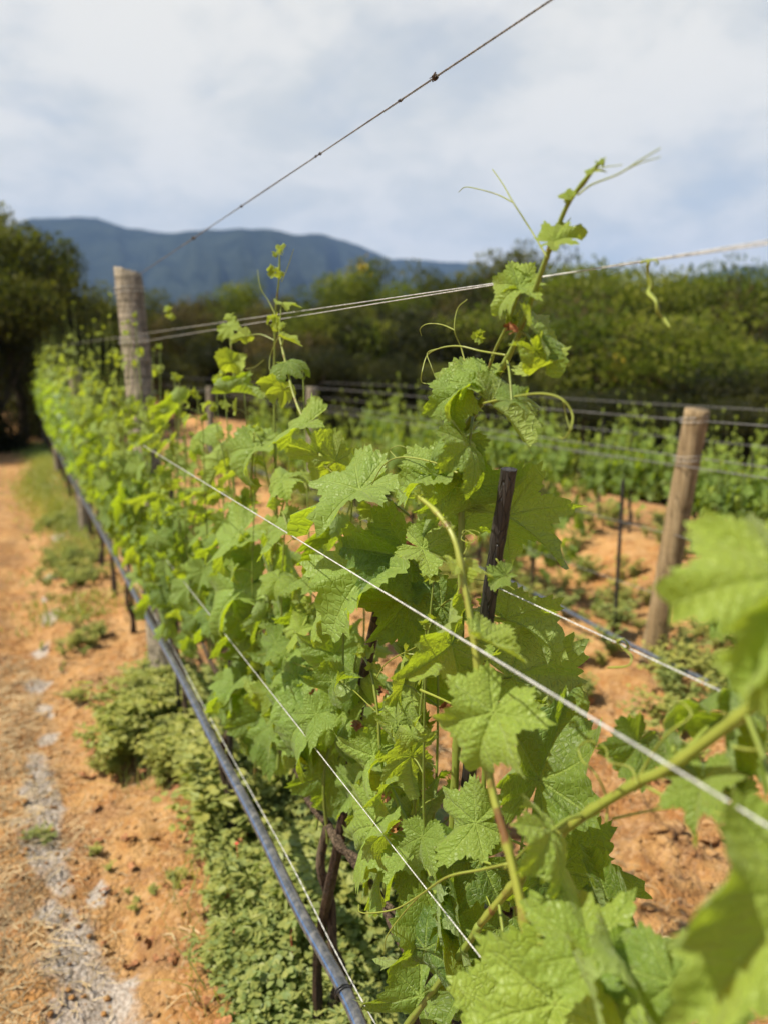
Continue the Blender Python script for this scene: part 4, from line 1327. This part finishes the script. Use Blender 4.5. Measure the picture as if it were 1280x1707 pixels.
for z, m, lab, x in [(1.245, M['wire_dark'], 'top wire of the second row, wrapped round the tan post head', 2.73), (1.075, M['wire_dark'], 'upper wire of the close pair behind the tan post', 2.76),
                     (1.045, M['wire_dark'], 'lower wire of the close pair across the tan post', 2.67), (.72, M['wire_dark'], 'middle wire of the second row', 2.69), (.42, M['wire_dark'], 'low wire of the second row', 2.68)]:
    a = Acc()
    pts = [(x, y, z + .006*math.sin(y*1.3)) for y in np.linspace(.5, 16, 60)]
    tube(a, pts, .0024 if z > 1 else .0018, None, 6)
    o = a.build('trellis_wire', m, None, (x, .5, z)); o.location = (x, .5, z)
    tag(o, lab, 'wire')
for z in (1.22, 1.0, .8):
    a = Acc()
    tube(a, [(4.05, y, z+.01*math.sin(y)) for y in np.linspace(1, 10.5, 40)], .0026, None, 5)
    o = a.build('trellis_wire', M['wire_dark'], None, (4.05, 1, z)); o.location = (4.05, 1, z)
    tag(o, 'wire of the third row seen against the dark wood', 'wire', 'wires of the third row')

# drip hose of the near row with its string and ties
hp = [P(x, y, XR-.06) for x, y in [(690, 1880), (640, 1785), (600, 1707), (540, 1592), (470, 1455), (400, 1318), (335, 1192), (270, 1070), (200, 942), (140, 835), (110, 778), (88, 735)]]
hp.append(hp[-1] + (hp[-1]-hp[-2])*.4)
root = empty('drip_hose', hp[0], 'long black drip hose with a bluish shine slung low along the near row', 'hose')
hq = np.array(spline(hp, 10)); hq += np.stack([.0025*np.sin(np.arange(len(hq))*.31), 0*hq[:, 0], .003*np.sin(np.arange(len(hq))*.23+1)], 1)
a = Acc(); tube(a, hq, .0122, .0122, 20)
a.build('pipe', M['hose'], root, hp[0])
for (x, y) in [(575, 1660), (590, 1678)][:1] + [(352, 1225)]:
    i = P(x, y, XR-.06)
    a = Acc()
    d = unit(hp[3]-hp[2])
    u = unit(np.cross(d, [0, 0, 1])); v = np.cross(u, d)
    c0 = min(spline(hp, 40), key=lambda q: np.linalg.norm(q-i))
    pts = [c0 + d*(q*.0009) + (math.cos(q)*u+math.sin(q)*v)*.0142 for q in np.linspace(0, 12.6, 50)]
    pts += [pts[-1] + u*.006 + v*.01]
    tube(a, pts, .0017, .0017, 6)
    a.build('tie', M['tie'], root, hp[0])
off = np.array([0.019, 0, .012])
sp_ = [p + off*(1+.12*math.sin(i*1.9)) for i, p in enumerate(hp)]
a = Acc()
path = np.array(spline(sp_, 60))
Lc = np.concatenate([[0], np.cumsum(np.linalg.norm(np.diff(path, axis=0), axis=1))])
for ph in (0, math.pi):
    th = Lc/.022*2*math.pi*.5+ph
    q = path + np.stack([np.cos(th)*.0006, 0*th, np.sin(th)*.0006], 1)
    tube(a, q, .00065, None, 5, cap=False)
o = a.build('support_wire', M['wire'], None, hp[0]); o.location = hp[0]
tag(o, 'pale twisted wire that carries the drip hose, close along its right side', 'wire')

# second hose, lying in the second row
h2 = [(2.62+.03*math.sin(y*1.7), y, float(ground_z(2.62, y, False))+.11+.02*math.sin(y*2.2)) for y in np.linspace(.6, 15.5, 50)]
a = Acc(); tube(a, h2, .011, None, 10)
o = a.build('drip_hose', M['hose'], None, h2[0]); o.location = h2[0]
tag(o, 'dark drip hose low in the second row, passing in front of the tan post', 'hose')

# loose tendrils caught on wires
for pts, X, r, lab in [([(1080, 436), (1078, 452), (1084, 475), (1080, 488), (1092, 502), (1096, 520), (1106, 532), (1116, 546)], XR+.01, 1.8, 'wriggly green shoot scrap hanging from the upper wires against the wood'),
                       ([(1012, 1113), (1045, 1110), (1052, 1095), (1040, 1082), (1028, 1070), (1038, 1066), (1046, 1078), (1034, 1084), (1030, 1070), (1040, 1064)], XR+.01, 1.1, 'yellow-green tendril coiled round the short white wire')]:
    a = Acc()
    path = spline([P(x, y, X-.004*math.cos(i*1.5)) for i, (x, y) in enumerate(pts)], 8)
    n = len(path)
    rad = r/1000*(.55+.45*np.sin(np.linspace(.5, math.pi-.1, n)))*(1+.15*np.sin(np.linspace(0, 30, n)))
    tube(a, path, 0, 0, 8, rad=rad, attr=(.6, .8, .2))
    if r > 1.5:
        tube(a, spline([P(1068, 438, X), P(1078, 434, X), P(1092, 434, X), P(1096, 440, X)], 5), .0013, .0007, 6, attr=(.6, .8, .2))
    o = a.build('tendril', M['cane'], None, path[0]); o.location = path[0]
    tag(o, lab, 'tendril')

# ------------------------------------------------------------------ soil clods, straw, weeds, grass
R.seed(77)


def ico(sub):
    import bmesh
    bm = bmesh.new()
    bmesh.ops.create_icosphere(bm, subdivisions=sub, radius=1.0)
    V = np.array([v.co[:] for v in bm.verts]); Fc = np.array([[v.index for v in f.verts] for f in bm.faces])
    bm.free()
    return V, Fc


def clod_tpl(seed, sub):
    V, Fc = ico(sub)
    g = np.random.default_rng(seed)
    out = V.copy()
    for k in range(7):
        d = unit(g.normal(0, 1, 3)); c = g.uniform(.35, .85)
        s = V@d
        out -= np.where(s > c, (s-c)*g.uniform(.5, 1.0), 0)[:, None]*d
    nn_ = 0.16*np.array([vnoise(v[0]*2+v[2]+seed, v[1]*2-v[2], 1.4) for v in V]) + .10*np.array([vnoise(v[0]*3+seed, v[1]*3+v[2]*4, 2.3) for v in V])
    out *= (1+nn_)[:, None]
    return out*np.array([1, .85, .65]), Fc


CT = [clod_tpl(i, 3) for i in range(6)]
CS = [clod_tpl(i+20, 1) for i in range(5)]
acc = Acc()
for i in range(760):
    x = R.uniform(.72, 2.35); y = R.uniform(.5, 5.2)
    if float(vnoise(x, y, 1.3)) < -.22 and R.random() < .8: continue
    s = .012 + .046*R.random()**2.6
    V, Fc = CT[R.randrange(6)]
    a_ = R.uniform(0, 6.3); ca, sa = math.cos(a_), math.sin(a_)
    W = V*s*np.array([R.uniform(.8, 1.2), R.uniform(.8, 1.2), R.uniform(.7, 1.1)])
    W = W @ np.array([[ca, sa, 0], [-sa, ca, 0], [0, 0, 1]])
    acc.add(W+np.array([x, y, float(ground_z(x, y))+s*.22]), Fc)
for i in range(11000):
    if R.random() < .55:
        x = R.uniform(.6, 2.4); y = R.uniform(.5, 6)
    else:
        x = R.uniform(-.6, .6); y = R.uniform(1.0, 5.5)
    s = .0022 + .011*R.random()**3
    V, Fc = CS[R.randrange(5)]
    a_ = R.uniform(0, 6.3); ca, sa = math.cos(a_), math.sin(a_)
    W = (V*s) @ np.array([[ca, sa, 0], [-sa, ca, 0], [0, 0, 1]])
    acc.add(W+np.array([x, y, float(ground_z(x, y))+s*.3]), Fc)
o = acc.build('soil_clods', M['clod'])
tag(o, 'crumbled orange clods and grains of earth between the rows', None, None, 'stuff')

acc = Acc()
for i in range(8000):
    q = R.random()
    if q < .66:
        x = R.gauss(-.20, .14); y = R.uniform(1.1, 4.2)
    elif q < .78:
        x = R.gauss(1.32, .12); y = R.uniform(.9, 2.6)
    elif q < .9:
        x = R.uniform(-.3, .5); y = R.uniform(1.1, 4)
    else:
        x = R.uniform(.7, 2.3); y = R.uniform(.6, 4)
    L = R.uniform(.015, .075); w_ = R.uniform(.0005, .0013)
    a_ = R.uniform(0, 6.3)
    d = np.array([math.cos(a_), math.sin(a_), 0]); pr = np.array([-d[1], d[0], 0])
    z = float(ground_z(x, y)); c = np.array([x, y, z+.004])
    e = R.uniform(-.1, .35)*L
    bow = R.uniform(-.3, .3)*L
    p = [c, c+d*L*.5+pr*bow+np.array([0, 0, .004+e*.6]), c+d*L+np.array([0, 0, .002+e])]
    V = []
    for q_ in p: V += [q_-pr*w_, q_+pr*w_+np.array([0, 0, w_])]
    acc.add(V, None, [(0, 1, 3, 2), (2, 3, 5, 4)])
o = acc.build('straw', M['straw'])
tag(o, 'dry straw and root scraps scattered over the soil', None, None, 'stuff')

# herbs under the near row: many small plants of rounded leaflets
def leaflet(acc, b, d, nrm, L, wd, age, tone):
    d = unit(d); n = unit(nrm - d*np.dot(nrm, d)); s = np.cross(d, n)
    P0 = b
    V = [P0, P0+d*L*.35+s*wd*.48+n*L*.06, P0+d*L*.35-n*L*.02, P0+d*L*.35-s*wd*.48+n*L*.06,
         P0+d*L*.75+s*wd*.42+n*L*.03, P0+d*L*.75-n*L*.05, P0+d*L*.75-s*wd*.42+n*L*.03, P0+d*L-n*L*.10]
    acc.add(V, [(0, 2, 1), (0, 3, 2), (4, 5, 7), (5, 6, 7)], [(1, 2, 5, 4), (2, 3, 6, 5)], None, None, (age, tone, L))


def herb(seed, h=.16, narrow=False):
    r = random.Random(seed)
    lv, st = Acc(), Acc()
    for k in range(r.randint(6, 9)):
        a_ = r.uniform(0, 6.3); sp = r.uniform(.15, .8)
        e = np.array([math.cos(a_)*sp*h, math.sin(a_)*sp*h, h*r.uniform(.6, 1.05)])
        path = spline([np.zeros(3), e*np.array([.35, .35, .6]), e], 4)
        tube(st, path, .0013, .0006, 4, attr=(.3, .5, 0), cap=False)
        for p in path[2:]:
            for side in range(3):
                b_ = a_ + r.uniform(0, 6.3)
                out = np.array([math.cos(b_), math.sin(b_), r.uniform(.0, .7)])
                q = p + unit(out)*r.uniform(.004, .02)
                if narrow:
                    L = r.uniform(.018, .04); wd = L*.25
                else:
                    L = r.uniform(.010, .028); wd = L*.72
                for w3 in (-.8, .0, .8) if r.random() < .6 else (0,):
                    dd = np.array([math.cos(b_+w3), math.sin(b_+w3), r.uniform(-.2, .35)])
                    leaflet(lv, q, dd, np.array([r.uniform(-.5, .5), r.uniform(-.5, .5), 1]), L, wd, r.uniform(0, .45), r.random())
    return lv, st


def flat(acc):
    v = np.concatenate(acc.v); lo = np.concatenate(acc.loops); to = np.concatenate(acc.tot); at = np.concatenate(acc.a)
    return v, lo, to, at


class Bulk(Acc):
    def put(s, tpl, loc, rz, sc, tone=0., age=0.):
        v, lo, to, at = tpl
        c, si = math.cos(rz), math.sin(rz)
        W = (v*sc) @ np.array([[c, si, 0], [-si, c, 0], [0, 0, 1]]) + np.asarray(loc)
        s.v.append(W); s.loops.append(lo+s.nv); s.tot.append(to); s.uv.append(np.zeros((len(lo), 2)))
        a2 = at.copy(); a2[:, 1] = np.clip(a2[:, 1]+tone, 0, 1); a2[:, 0] = np.clip(a2[:, 0]+age, 0, 1)
        s.a.append(a2); s.m.append(np.zeros(len(to), int)); s.nv += len(v)


HB = [herb(i) for i in range(8)] + [herb(30+i, .17, True) for i in range(4)]
HBf = [(flat(a), flat(b)) for a, b in HB]
EDGE = [(0.6, .36), (1.2, .33), (1.6, .30), (1.9, .33), (2.15, .38), (2.3, .46), (2.5, .42), (2.62, .26), (2.85, .14), (3.05, .17), (3.2, .32), (3.4, .46)]
lv, st = Bulk(), Bulk()
cnt = 0
for i in range(1350):
    y = R.uniform(.75, 3.4); xl = np.interp(y, [e[0] for e in EDGE], [e[1] for e in EDGE])
    x = R.uniform(xl, .98) + R.gauss(0, .035)
    if y > 2.3 and x > .62: continue
    if x > .80 and R.random() < .6: continue
    ed = min(1.0, (x-xl)/.12+.28)
    k = R.randrange(8) if not (R.random() < (.6 if y > 2.4 else .22)) else 8+R.randrange(4)
    sc = ed*R.uniform(.65, 1.45)*(1.0 if y < 2.3 else .95)
    if R.random() > ed+.15 or float(vnoise(x, y, 5.5)) < -.17: continue
    sc *= 1 + 1.1*float(vnoise(x+4, y, 3.5))
    z = float(ground_z(x, y))
    rz = R.uniform(0, 6.3)
    tn = .1+float(vnoise(x, y, 3))*.9; ag = .20 + float(vnoise(x+9, y, 2))*.5
    lv.put(HBf[k][0], (x, y, z), rz, sc, tn, ag); st.put(HBf[k][1], (x, y, z), rz, sc)
    cnt += 1
# little tufts on the path, and beneath the far rows
for i in range(1100):
    q = R.random()
    if q < .03:
        x, y = R.choice([(.20, 2.05), (.13, 2.3), (.33, 2.05), (-.02, 2.5), (.12, 3.9), (.3, 4.3)]); x += R.gauss(0, .02); y += R.gauss(0, .03); sc = R.uniform(.12, .25)
    elif q < .35:
        x = XR-.15+R.gauss(0, .13); y = R.uniform(3.4, 8); sc = R.uniform(.25, .6)
        if float(vnoise(x, y, 1.6)) < .05: continue
    elif q < .75:
        x = 2.73+R.gauss(0, .33); y = R.uniform(1.6, 12); sc = R.uniform(.4, 1.1)
    else:
        x = 4.05+R.gauss(-.1, .5); y = R.uniform(2, 13); sc = R.uniform(.5, 1.2)
    z = float(ground_z(x, y)); k = R.randrange(12); rz = R.uniform(0, 6.3)
    lv.put(HBf[k][0], (x, y, z), rz, sc, 0, R.uniform(.0, .5)); st.put(HBf[k][1], (x, y, z), rz, sc)
wo_ = lv.build('weeds', M['weed'])
_dl = Acc()
for i in range(90):
    y = R.uniform(1.0, 3.0); x = R.uniform(.1, .8)
    put_leaf(_dl, (x, y, float(ground_z(x, y))+(.012 if x < .3 else R.uniform(.05, .13))), rng.normal(0, 1, 3)*[1, 1, .2], (R.gauss(0, .4), R.gauss(0, .4), 1), R.uniform(.025, .06), .2, .3, 2)
_dl = _dl.build('dead_leaves', M['dryleaf'])
tag(_dl, 'dry brown fallen leaves lying among the weeds and on the path edge', None, None, 'stuff')
tag(wo_, 'low bright green clover-like weeds spreading under the vines', None, None, 'stuff')
so_ = st.build('weed_stems', M['cane'])
so_.parent = wo_

for (x, y) in [(395, 1407), (485, 1552), (468, 1552)][:2]:
    d = (x-640)*RT - (y-853.5)*UP + F*FW
    p = CAM + d*((.19-CAM[2])/d[2])
    a = Acc()
    for k in range(5):
        ang = k*1.257
        leaflet(a, np.zeros(3), np.array([math.cos(ang), math.sin(ang), .5]), np.array([0, 0, 1.]), .007, .006, .5, .5)
    tube(a, [(0, 0, 0), (0.003, .003, -.06), (0, 0, -.16)], .0008, .0006, 4)
    o = a.build('red_flower', M['red']); o.location = p
    tag(o, 'tiny red flower in the weeds just left of the hose' if x < 450 else 'tiny red flower deeper in the weeds, lower than the other one', 'flower')

# grass along the far part of the row, and stray blades and dead leaves among the weeds
acc = Acc()
for i in range(1500):
    y = R.uniform(.9, 3.1); x = R.uniform(.22, .85)
    if x < np.interp(y, [e[0] for e in EDGE], [e[1] for e in EDGE])-.05: continue
    L = R.uniform(.06, .20); w_ = R.uniform(.0010, .0022)
    a_ = R.uniform(0, 6.3); pr = np.array([math.cos(a_), math.sin(a_), 0])
    b = np.array([x, y, float(ground_z(x, y))])
    t_ = np.array([R.gauss(0, .45), R.gauss(0, .45), 1])*L
    acc.add([b-pr*w_, b+pr*w_, b+t_*.55+pr*w_*.8, b+t_*.55-pr*w_*.8, b+t_+np.array([R.gauss(0, .3)*L, 0, -.15*L])], [(3, 2, 4)], [(0, 1, 2, 3)], None, None,
            (R.choice([.1, .3, 1.0]), R.random(), 0))
for i in range(15000):
    y = R.uniform(4.6, 15.5); x = .30 + .10*math.sin(y*1.1) + R.gauss(0, .14)
    if R.random() < .3: x = .45+R.uniform(0, .5)
    if y < 7.2 and float(vnoise(x, y, 2.0)) < .08: continue
    L = R.uniform(.04, .11)*(1 if y > 7 else .7); w_ = .004
    a_ = R.uniform(0, 6.3); pr = np.array([math.cos(a_), math.sin(a_), 0])
    b = np.array([x, y, float(ground_z(x, y, False))])
    t_ = np.array([R.gauss(0, .5), R.gauss(0, .5), 1])*L
    acc.add([b-pr*w_, b+pr*w_, b+t_*.55+pr*w_*.8, b+t_*.55-pr*w_*.8, b+t_+np.array([R.gauss(0, .3)*L, 0, -.15*L])], [(3, 2, 4)], [(0, 1, 2, 3)], None, None,
            (min(1, max(0, .35+float(vnoise(x, y, .8))*1.4)), R.random(), 0))
o = acc.build('grass', M['weed'])
tag(o, 'short green and yellowing grass along the foot of the near row', None, None, 'stuff')


# ------------------------------------------------------------------ trees
def tree_mesh(seed, H, W, kind, n_clump=46, per=95, leaf=.13, low=.18, flatc=.55):
    """tapered trunk with limbs; crown of leaf clumps with gaps. returns (crown, trunk) Acc"""
    r = random.Random(seed); g = np.random.default_rng(seed)
    cr, tr = Acc(), Acc()
    lean = np.array([r.uniform(-.06, .06), r.uniform(-.06, .06), 0])*H
    fork = np.array([0, 0, H*r.uniform(.28, .4)]) + lean*.5
    tube(tr, spline([(0, 0, -.5), fork*.5+np.array([r.uniform(-.05, .05)*H, 0, 0]), fork], 5), .028*H, .018*H, 9)
    centers = []
    nb = 7 if kind != 'umbrella' else 9
    for k in range(nb):
        a_ = k*2.4+r.uniform(-.4, .4)
        rad = W*.5*r.uniform(.45, .85)
        hz_ = H*r.uniform(.55, .92) if kind != 'umbrella' else H*r.uniform(.78, .92)
        if k == 0: rad = .1*W; hz_ = H*.92
        e = np.array([math.cos(a_)*rad, math.sin(a_)*rad, hz_]) + lean
        m = (fork+e)/2 + np.array([0, 0, -.04*H]) + g.normal(0, .02*H, 3)
        path = spline([fork, m, e], 5)
        tube(tr, path, .014*H, .004*H, 6)
        for q in range(2):
            e2 = e + np.array([math.cos(a_+r.uniform(-1, 1))*W*.16, math.sin(a_+r.uniform(-1, 1))*W*.16, r.uniform(-.12, .1)*H])
            tube(tr, spline([path[-3], (path[-3]+e2)/2+g.normal(0, .02*H, 3), e2], 3), .006*H, .002*H, 5)
            centers.append(e2) if q == 0 else None
        centers.append(e)
    while len(centers) < n_clump:
        a_ = r.uniform(0, 6.3); z = r.uniform(low, 1.0)
        prof = math.sin(min(1, max(0, (z-low)/(1-low)))*math.pi*.82+.35)
        if kind == 'umbrella':
            z = r.choice([.95, .88, .80, .72])+r.uniform(-.02, .02); prof = 1.15-(z-.7)*1.4
        rad = W*.5*max(.15, prof)*r.uniform(.55, 1.05)
        centers.append(np.array([math.cos(a_)*rad, math.sin(a_)*rad, z*H*.97])+lean)
    VV, AT = [], []
    for c in centers:
        cw = W*r.uniform(.12, .22); ch = cw*(r.uniform(.6, .85) if kind != 'umbrella' else .32)
        tn = r.random()**.8 if r.random() < .7 else r.uniform(0, .15); ag = r.uniform(0, .5)*tn + (.35 if r.random() < .12 else 0)
        n = int(per*1.5*(cw/(W*.14))**2*r.uniform(.8, 1.2))
        d = g.normal(0, 1, (n, 3)); d /= np.linalg.norm(d, axis=1)[:, None]
        d *= (g.random(n)**.3)[:, None]
        p = c + d*np.array([cw, cw, ch])
        t = g.normal(0, 1, (n, 3)); t /= np.linalg.norm(t, axis=1)[:, None]
        nn2 = g.normal(0, .5, (n, 3)) + d*1.2 + np.array([0, 0, .3]); s = np.cross(t, nn2); s /= np.maximum(1e-6, np.linalg.norm(s, axis=1))[:, None]
        L = leaf*g.uniform(.6, 1.4, n)[:, None]
        quad = np.stack([p-t*L*.5, p+s*L*.28, p+t*L*.5, p-s*L*.28], 1)
        VV.append(quad.reshape(-1, 3))
        A = np.empty((n*4, 3)); A[:, 0] = np.repeat(np.clip(ag+g.normal(0, .08, n), 0, 1), 4); A[:, 1] = np.repeat(np.clip(tn+g.normal(0, .2, n), 0, 1), 4); A[:, 2] = 0
        AT.append(A)
    V = np.concatenate(VV)
    f = np.arange(len(V)).reshape(-1, 4)
    cr.add(V, None, f); cr.a = [np.concatenate(AT)]
    return cr, tr


TREE_T = {}
for key, kind, W, mt, sd_, nc in [('round_olive', 'round', .95, 'tree_olive', 1, 26), ('round_green', 'round', .95, 'tree_green', 2, 26), ('umbrella', 'umbrella', 1.5, 'tree_green', 3, 30),
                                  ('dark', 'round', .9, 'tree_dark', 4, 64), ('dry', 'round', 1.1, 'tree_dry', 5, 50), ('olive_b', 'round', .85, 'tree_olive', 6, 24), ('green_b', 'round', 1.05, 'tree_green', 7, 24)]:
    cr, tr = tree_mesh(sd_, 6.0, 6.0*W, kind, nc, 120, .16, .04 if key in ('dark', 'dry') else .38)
    o = empty('tree', (0, 0, 0), '', 'tree')
    cr.build('crown', M[mt], o); tr.build('trunk', M['tree_bark'], o)
    TREE_T[key] = [o, False]


def place_tree(px_, top_py, dist, key, label, group='trees of the wood behind the vineyard', wide=1.0, name='tree', cat='tree'):
    d = (px_-640)*RT - (top_py-853.5)*UP + F*FW
    hl = math.hypot(d[0], d[1])
    x, y = d[0]/hl*dist, d[1]/hl*dist
    ztop = CAM[2] + d[2]/hl*dist
    gz_ = float(ground_z(x, y, False))-.1
    s = max(.25, (ztop-gz_)/6.0)
    src, fl = TREE_T[key]
    if not fl:
        TREE_T[key][1] = True
        o = src
    else:
        o = src.copy(); C.objects.link(o)
        for ch in src.children:
            c = ch.copy(); C.objects.link(c); c.parent = o
    o.name = name
    o.location = (x, y, gz_); o.scale = (s*wide, s*wide, s); o.rotation_euler = (0, 0, R.uniform(0, 6.3))
    tag(o, label, cat, group)
    return o


R.seed(9)
L_OL, L_GR = 'rounded olive-green tree in the wood behind the vineyard', 'bright green bushy tree rising from the wood'
L_UM, L_DK, L_DR = 'flat-topped green tree spreading over the wood on the right', 'dark leafy tree at the end of the orange path', 'brownish dry tree at the foot of the wood'
for px_, ty, D, key, lab, wd in [
    (8, 358, 16.5, 'olive_b', 'tall dark tree at the left edge, end of the path', 1.15), (-30, 430, 14.8, 'round_olive', L_DK, 1.1), (60, 430, 17.5, 'dark', L_DK, .9), (-70, 400, 15, 'olive_b', L_DK, 1), (40, 395, 19, 'olive_b', L_DK, .7), (-20, 520, 14.8, 'dark', L_DK, 1.2), (75, 560, 17, 'dark', L_DK, 1.3),
    (165, 488, 21, 'round_olive', L_OL, 1), (235, 492, 22, 'olive_b', L_OL, 1), (300, 505, 22, 'dry', L_DR, 1), (372, 478, 25, 'round_green', L_GR, .9), (425, 515, 22, 'dry', L_DR, 1),
    (490, 505, 22, 'olive_b', L_OL, 1), (552, 462, 23, 'round_green', L_GR, .9), (603, 446, 25, 'olive_b', 'olive tree with a yellowish top right of the middle mountain', .8), (655, 476, 23, 'green_b', L_GR, .9), (705, 458, 24, 'round_olive', L_OL, .9),
    (765, 474, 25, 'dry', L_DR, .9), (822, 436, 25, 'olive_b', L_OL, .9), (868, 428, 27, 'round_olive', L_OL, .8), (915, 470, 24, 'dry', L_DR, .9), (985, 448, 24, 'green_b', L_GR, 1),
    (1012, 512, 21, 'dark', L_OL.replace('olive-green', 'shaded'), .8), (1078, 505, 21, 'dark', L_OL.replace('olive-green', 'shaded'), .8), (1150, 515, 21, 'dark', L_OL.replace('olive-green', 'shaded'), .8), (1212, 512, 21, 'dry', L_DR, .8), (635, 515, 21, 'dark', L_OL.replace('olive-green', 'shaded'), .8), (735, 510, 21, 'dry', L_DR, .8), (520, 520, 20, 'dark', L_OL.replace('olive-green', 'shaded'), .8), (840, 505, 21, 'dark', L_OL.replace('olive-green', 'shaded'), .7),  # near-black trees put in as the shaded gaps between crowns
    (1040, 455, 22, 'umbrella', L_UM, .8), (1110, 452, 25, 'umbrella', L_UM, .9), (1180, 470, 23, 'umbrella', L_UM, .8), (1240, 480, 26, 'round_green', L_GR, 1), (1300, 478, 23, 'umbrella', L_UM, .9),
    (1380, 470, 24, 'round_olive', L_OL, 1), (1500, 470, 24, 'green_b', L_GR, 1), (-170, 420, 15, 'dark', L_DK, 1), (-300, 400, 14, 'dark', L_DK, 1),
]:
    place_tree(px_, ty, D, key, lab, wide=wd*R.uniform(.62, .85))
SHL = [(1003, 560, 17.2, 'umbrella'), (1085, 528, 18.5, 'green_b'), (1158, 590, 17.0, 'umbrella'), (1232, 545, 18.5, 'umbrella'), (930, 610, 16.4, 'round_green'), (1268, 620, 16.2, 'green_b'), (1100, 640, 15.6, 'umbrella'), (560, 520, 19, 'round_green'), (680, 560, 18, 'olive_b')] + [(q, R.uniform(625, 690), R.uniform(11.8, 13.6), R.choice(['dark', 'dark', 'dark', 'olive_b'])) for q in range(470, 1400, 62)] + [(140, 555, 19, 'dark'), (205, 570, 18.5, 'dark'), (300, 560, 19, 'dark'), (380, 560, 19, 'dark'), (450, 560, 18.5, 'dry'), (520, 560, 18.5, 'dark'), (590, 545, 19, 'olive_b'), (650, 560, 18, 'dark'), (715, 540, 18.5, 'dark'),
       (780, 545, 18, 'dark'), (850, 540, 18, 'olive_b'), (905, 560, 17.5, 'dark'), (965, 545, 18, 'dry'), (1010, 590, 16.5, 'green_b'), (1070, 600, 17, 'dark'), (1125, 580, 17.5, 'dry'), (1190, 600, 17, 'dark'),
       (1240, 580, 17.5, 'dry'), (1300, 590, 17, 'dark'), (690, 640, 16.5, 'dark'), (800, 640, 16, 'dark'), (905, 650, 15.5, 'dark'), (1020, 670, 15, 'dark'), (1120, 680, 15, 'dark'), (1230, 680, 15, 'dark'), (1330, 680, 15, 'dark'), (600, 640, 17, 'dark')]
for px_, ty, D, key in SHL:
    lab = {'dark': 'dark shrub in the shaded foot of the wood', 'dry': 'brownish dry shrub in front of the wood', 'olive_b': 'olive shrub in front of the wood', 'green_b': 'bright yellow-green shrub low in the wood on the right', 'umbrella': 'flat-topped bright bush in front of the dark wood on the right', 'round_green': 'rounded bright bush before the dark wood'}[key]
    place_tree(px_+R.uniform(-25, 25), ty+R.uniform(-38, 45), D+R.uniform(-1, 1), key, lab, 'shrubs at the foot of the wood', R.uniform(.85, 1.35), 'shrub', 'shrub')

# yellow blossom clusters belong to one tree each
for px_, py_, D in [(1027, 530, 21.5), (895, 505, 23), (1025, 610, 15.8), (606, 448, 24.5)]:
    d = (px_-640)*RT - (py_-853.5)*UP + F*FW
    hl = math.hypot(d[0], d[1])
    c = CAM + d/hl*D
    a = Acc()
    for k in range(50):
        q = rng.normal(0, .11, 3)
        leaflet(a, q, rng.normal(0, 1, 3), rng.normal(0, 1, 3), .10, .09, .5, .5)
    best = min([o for o in C.objects if o.name.startswith(('tree', 'shrub')) and o.type == 'EMPTY'], key=lambda o: math.hypot(o.location.x-c[0], o.location.y-c[1]))
    o = a.build('blossom', M['yellow'], best)
    o.matrix_parent_inverse = best.matrix_basis.inverted()
    o.location = c

# the dense wood behind them, one mass
cr = Acc()
g = np.random.default_rng(8)
VV, AT = [], []
for i in range(620):
    az = R.uniform(-.75, .75)
    D = R.uniform(27, 40)
    hd = YAW + az
    x, y = math.sin(hd)*D, math.cos(hd)*D
    gz_ = float(ground_z(x, y, False))
    zt = CAM[2] + D*.062
    z = R.uniform(gz_, zt)
    n = 90
    p = np.array([x, y, z]) + g.normal(0, 1, (n, 3))*np.array([.9, .9, .6])
    p[:, 2] = np.minimum(p[:, 2], zt+.3*np.sin(p[:, 0]))
    t = g.normal(0, 1, (n, 3)); t /= np.linalg.norm(t, axis=1)[:, None]
    s = np.cross(t, g.normal(0, .6, (n, 3))+[0, 0, .8]); s /= np.linalg.norm(s, axis=1)[:, None]
    L = .38*g.uniform(.6, 1.4, n)[:, None]
    VV.append(np.stack([p-t*L*.5, p+s*L*.3, p+t*L*.5, p-s*L*.3], 1).reshape(-1, 3))
    A = np.zeros((n*4, 3)); A[:, 0] = R.uniform(0, .3); A[:, 1] = R.random(); AT.append(A)
V = np.concatenate(VV)
cr.add(V, None, np.arange(len(V)).reshape(-1, 4)); cr.a = [np.concatenate(AT)]
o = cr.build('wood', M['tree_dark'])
tag(o, 'dense dark wood filling the background behind the trees', None, None, 'stuff')
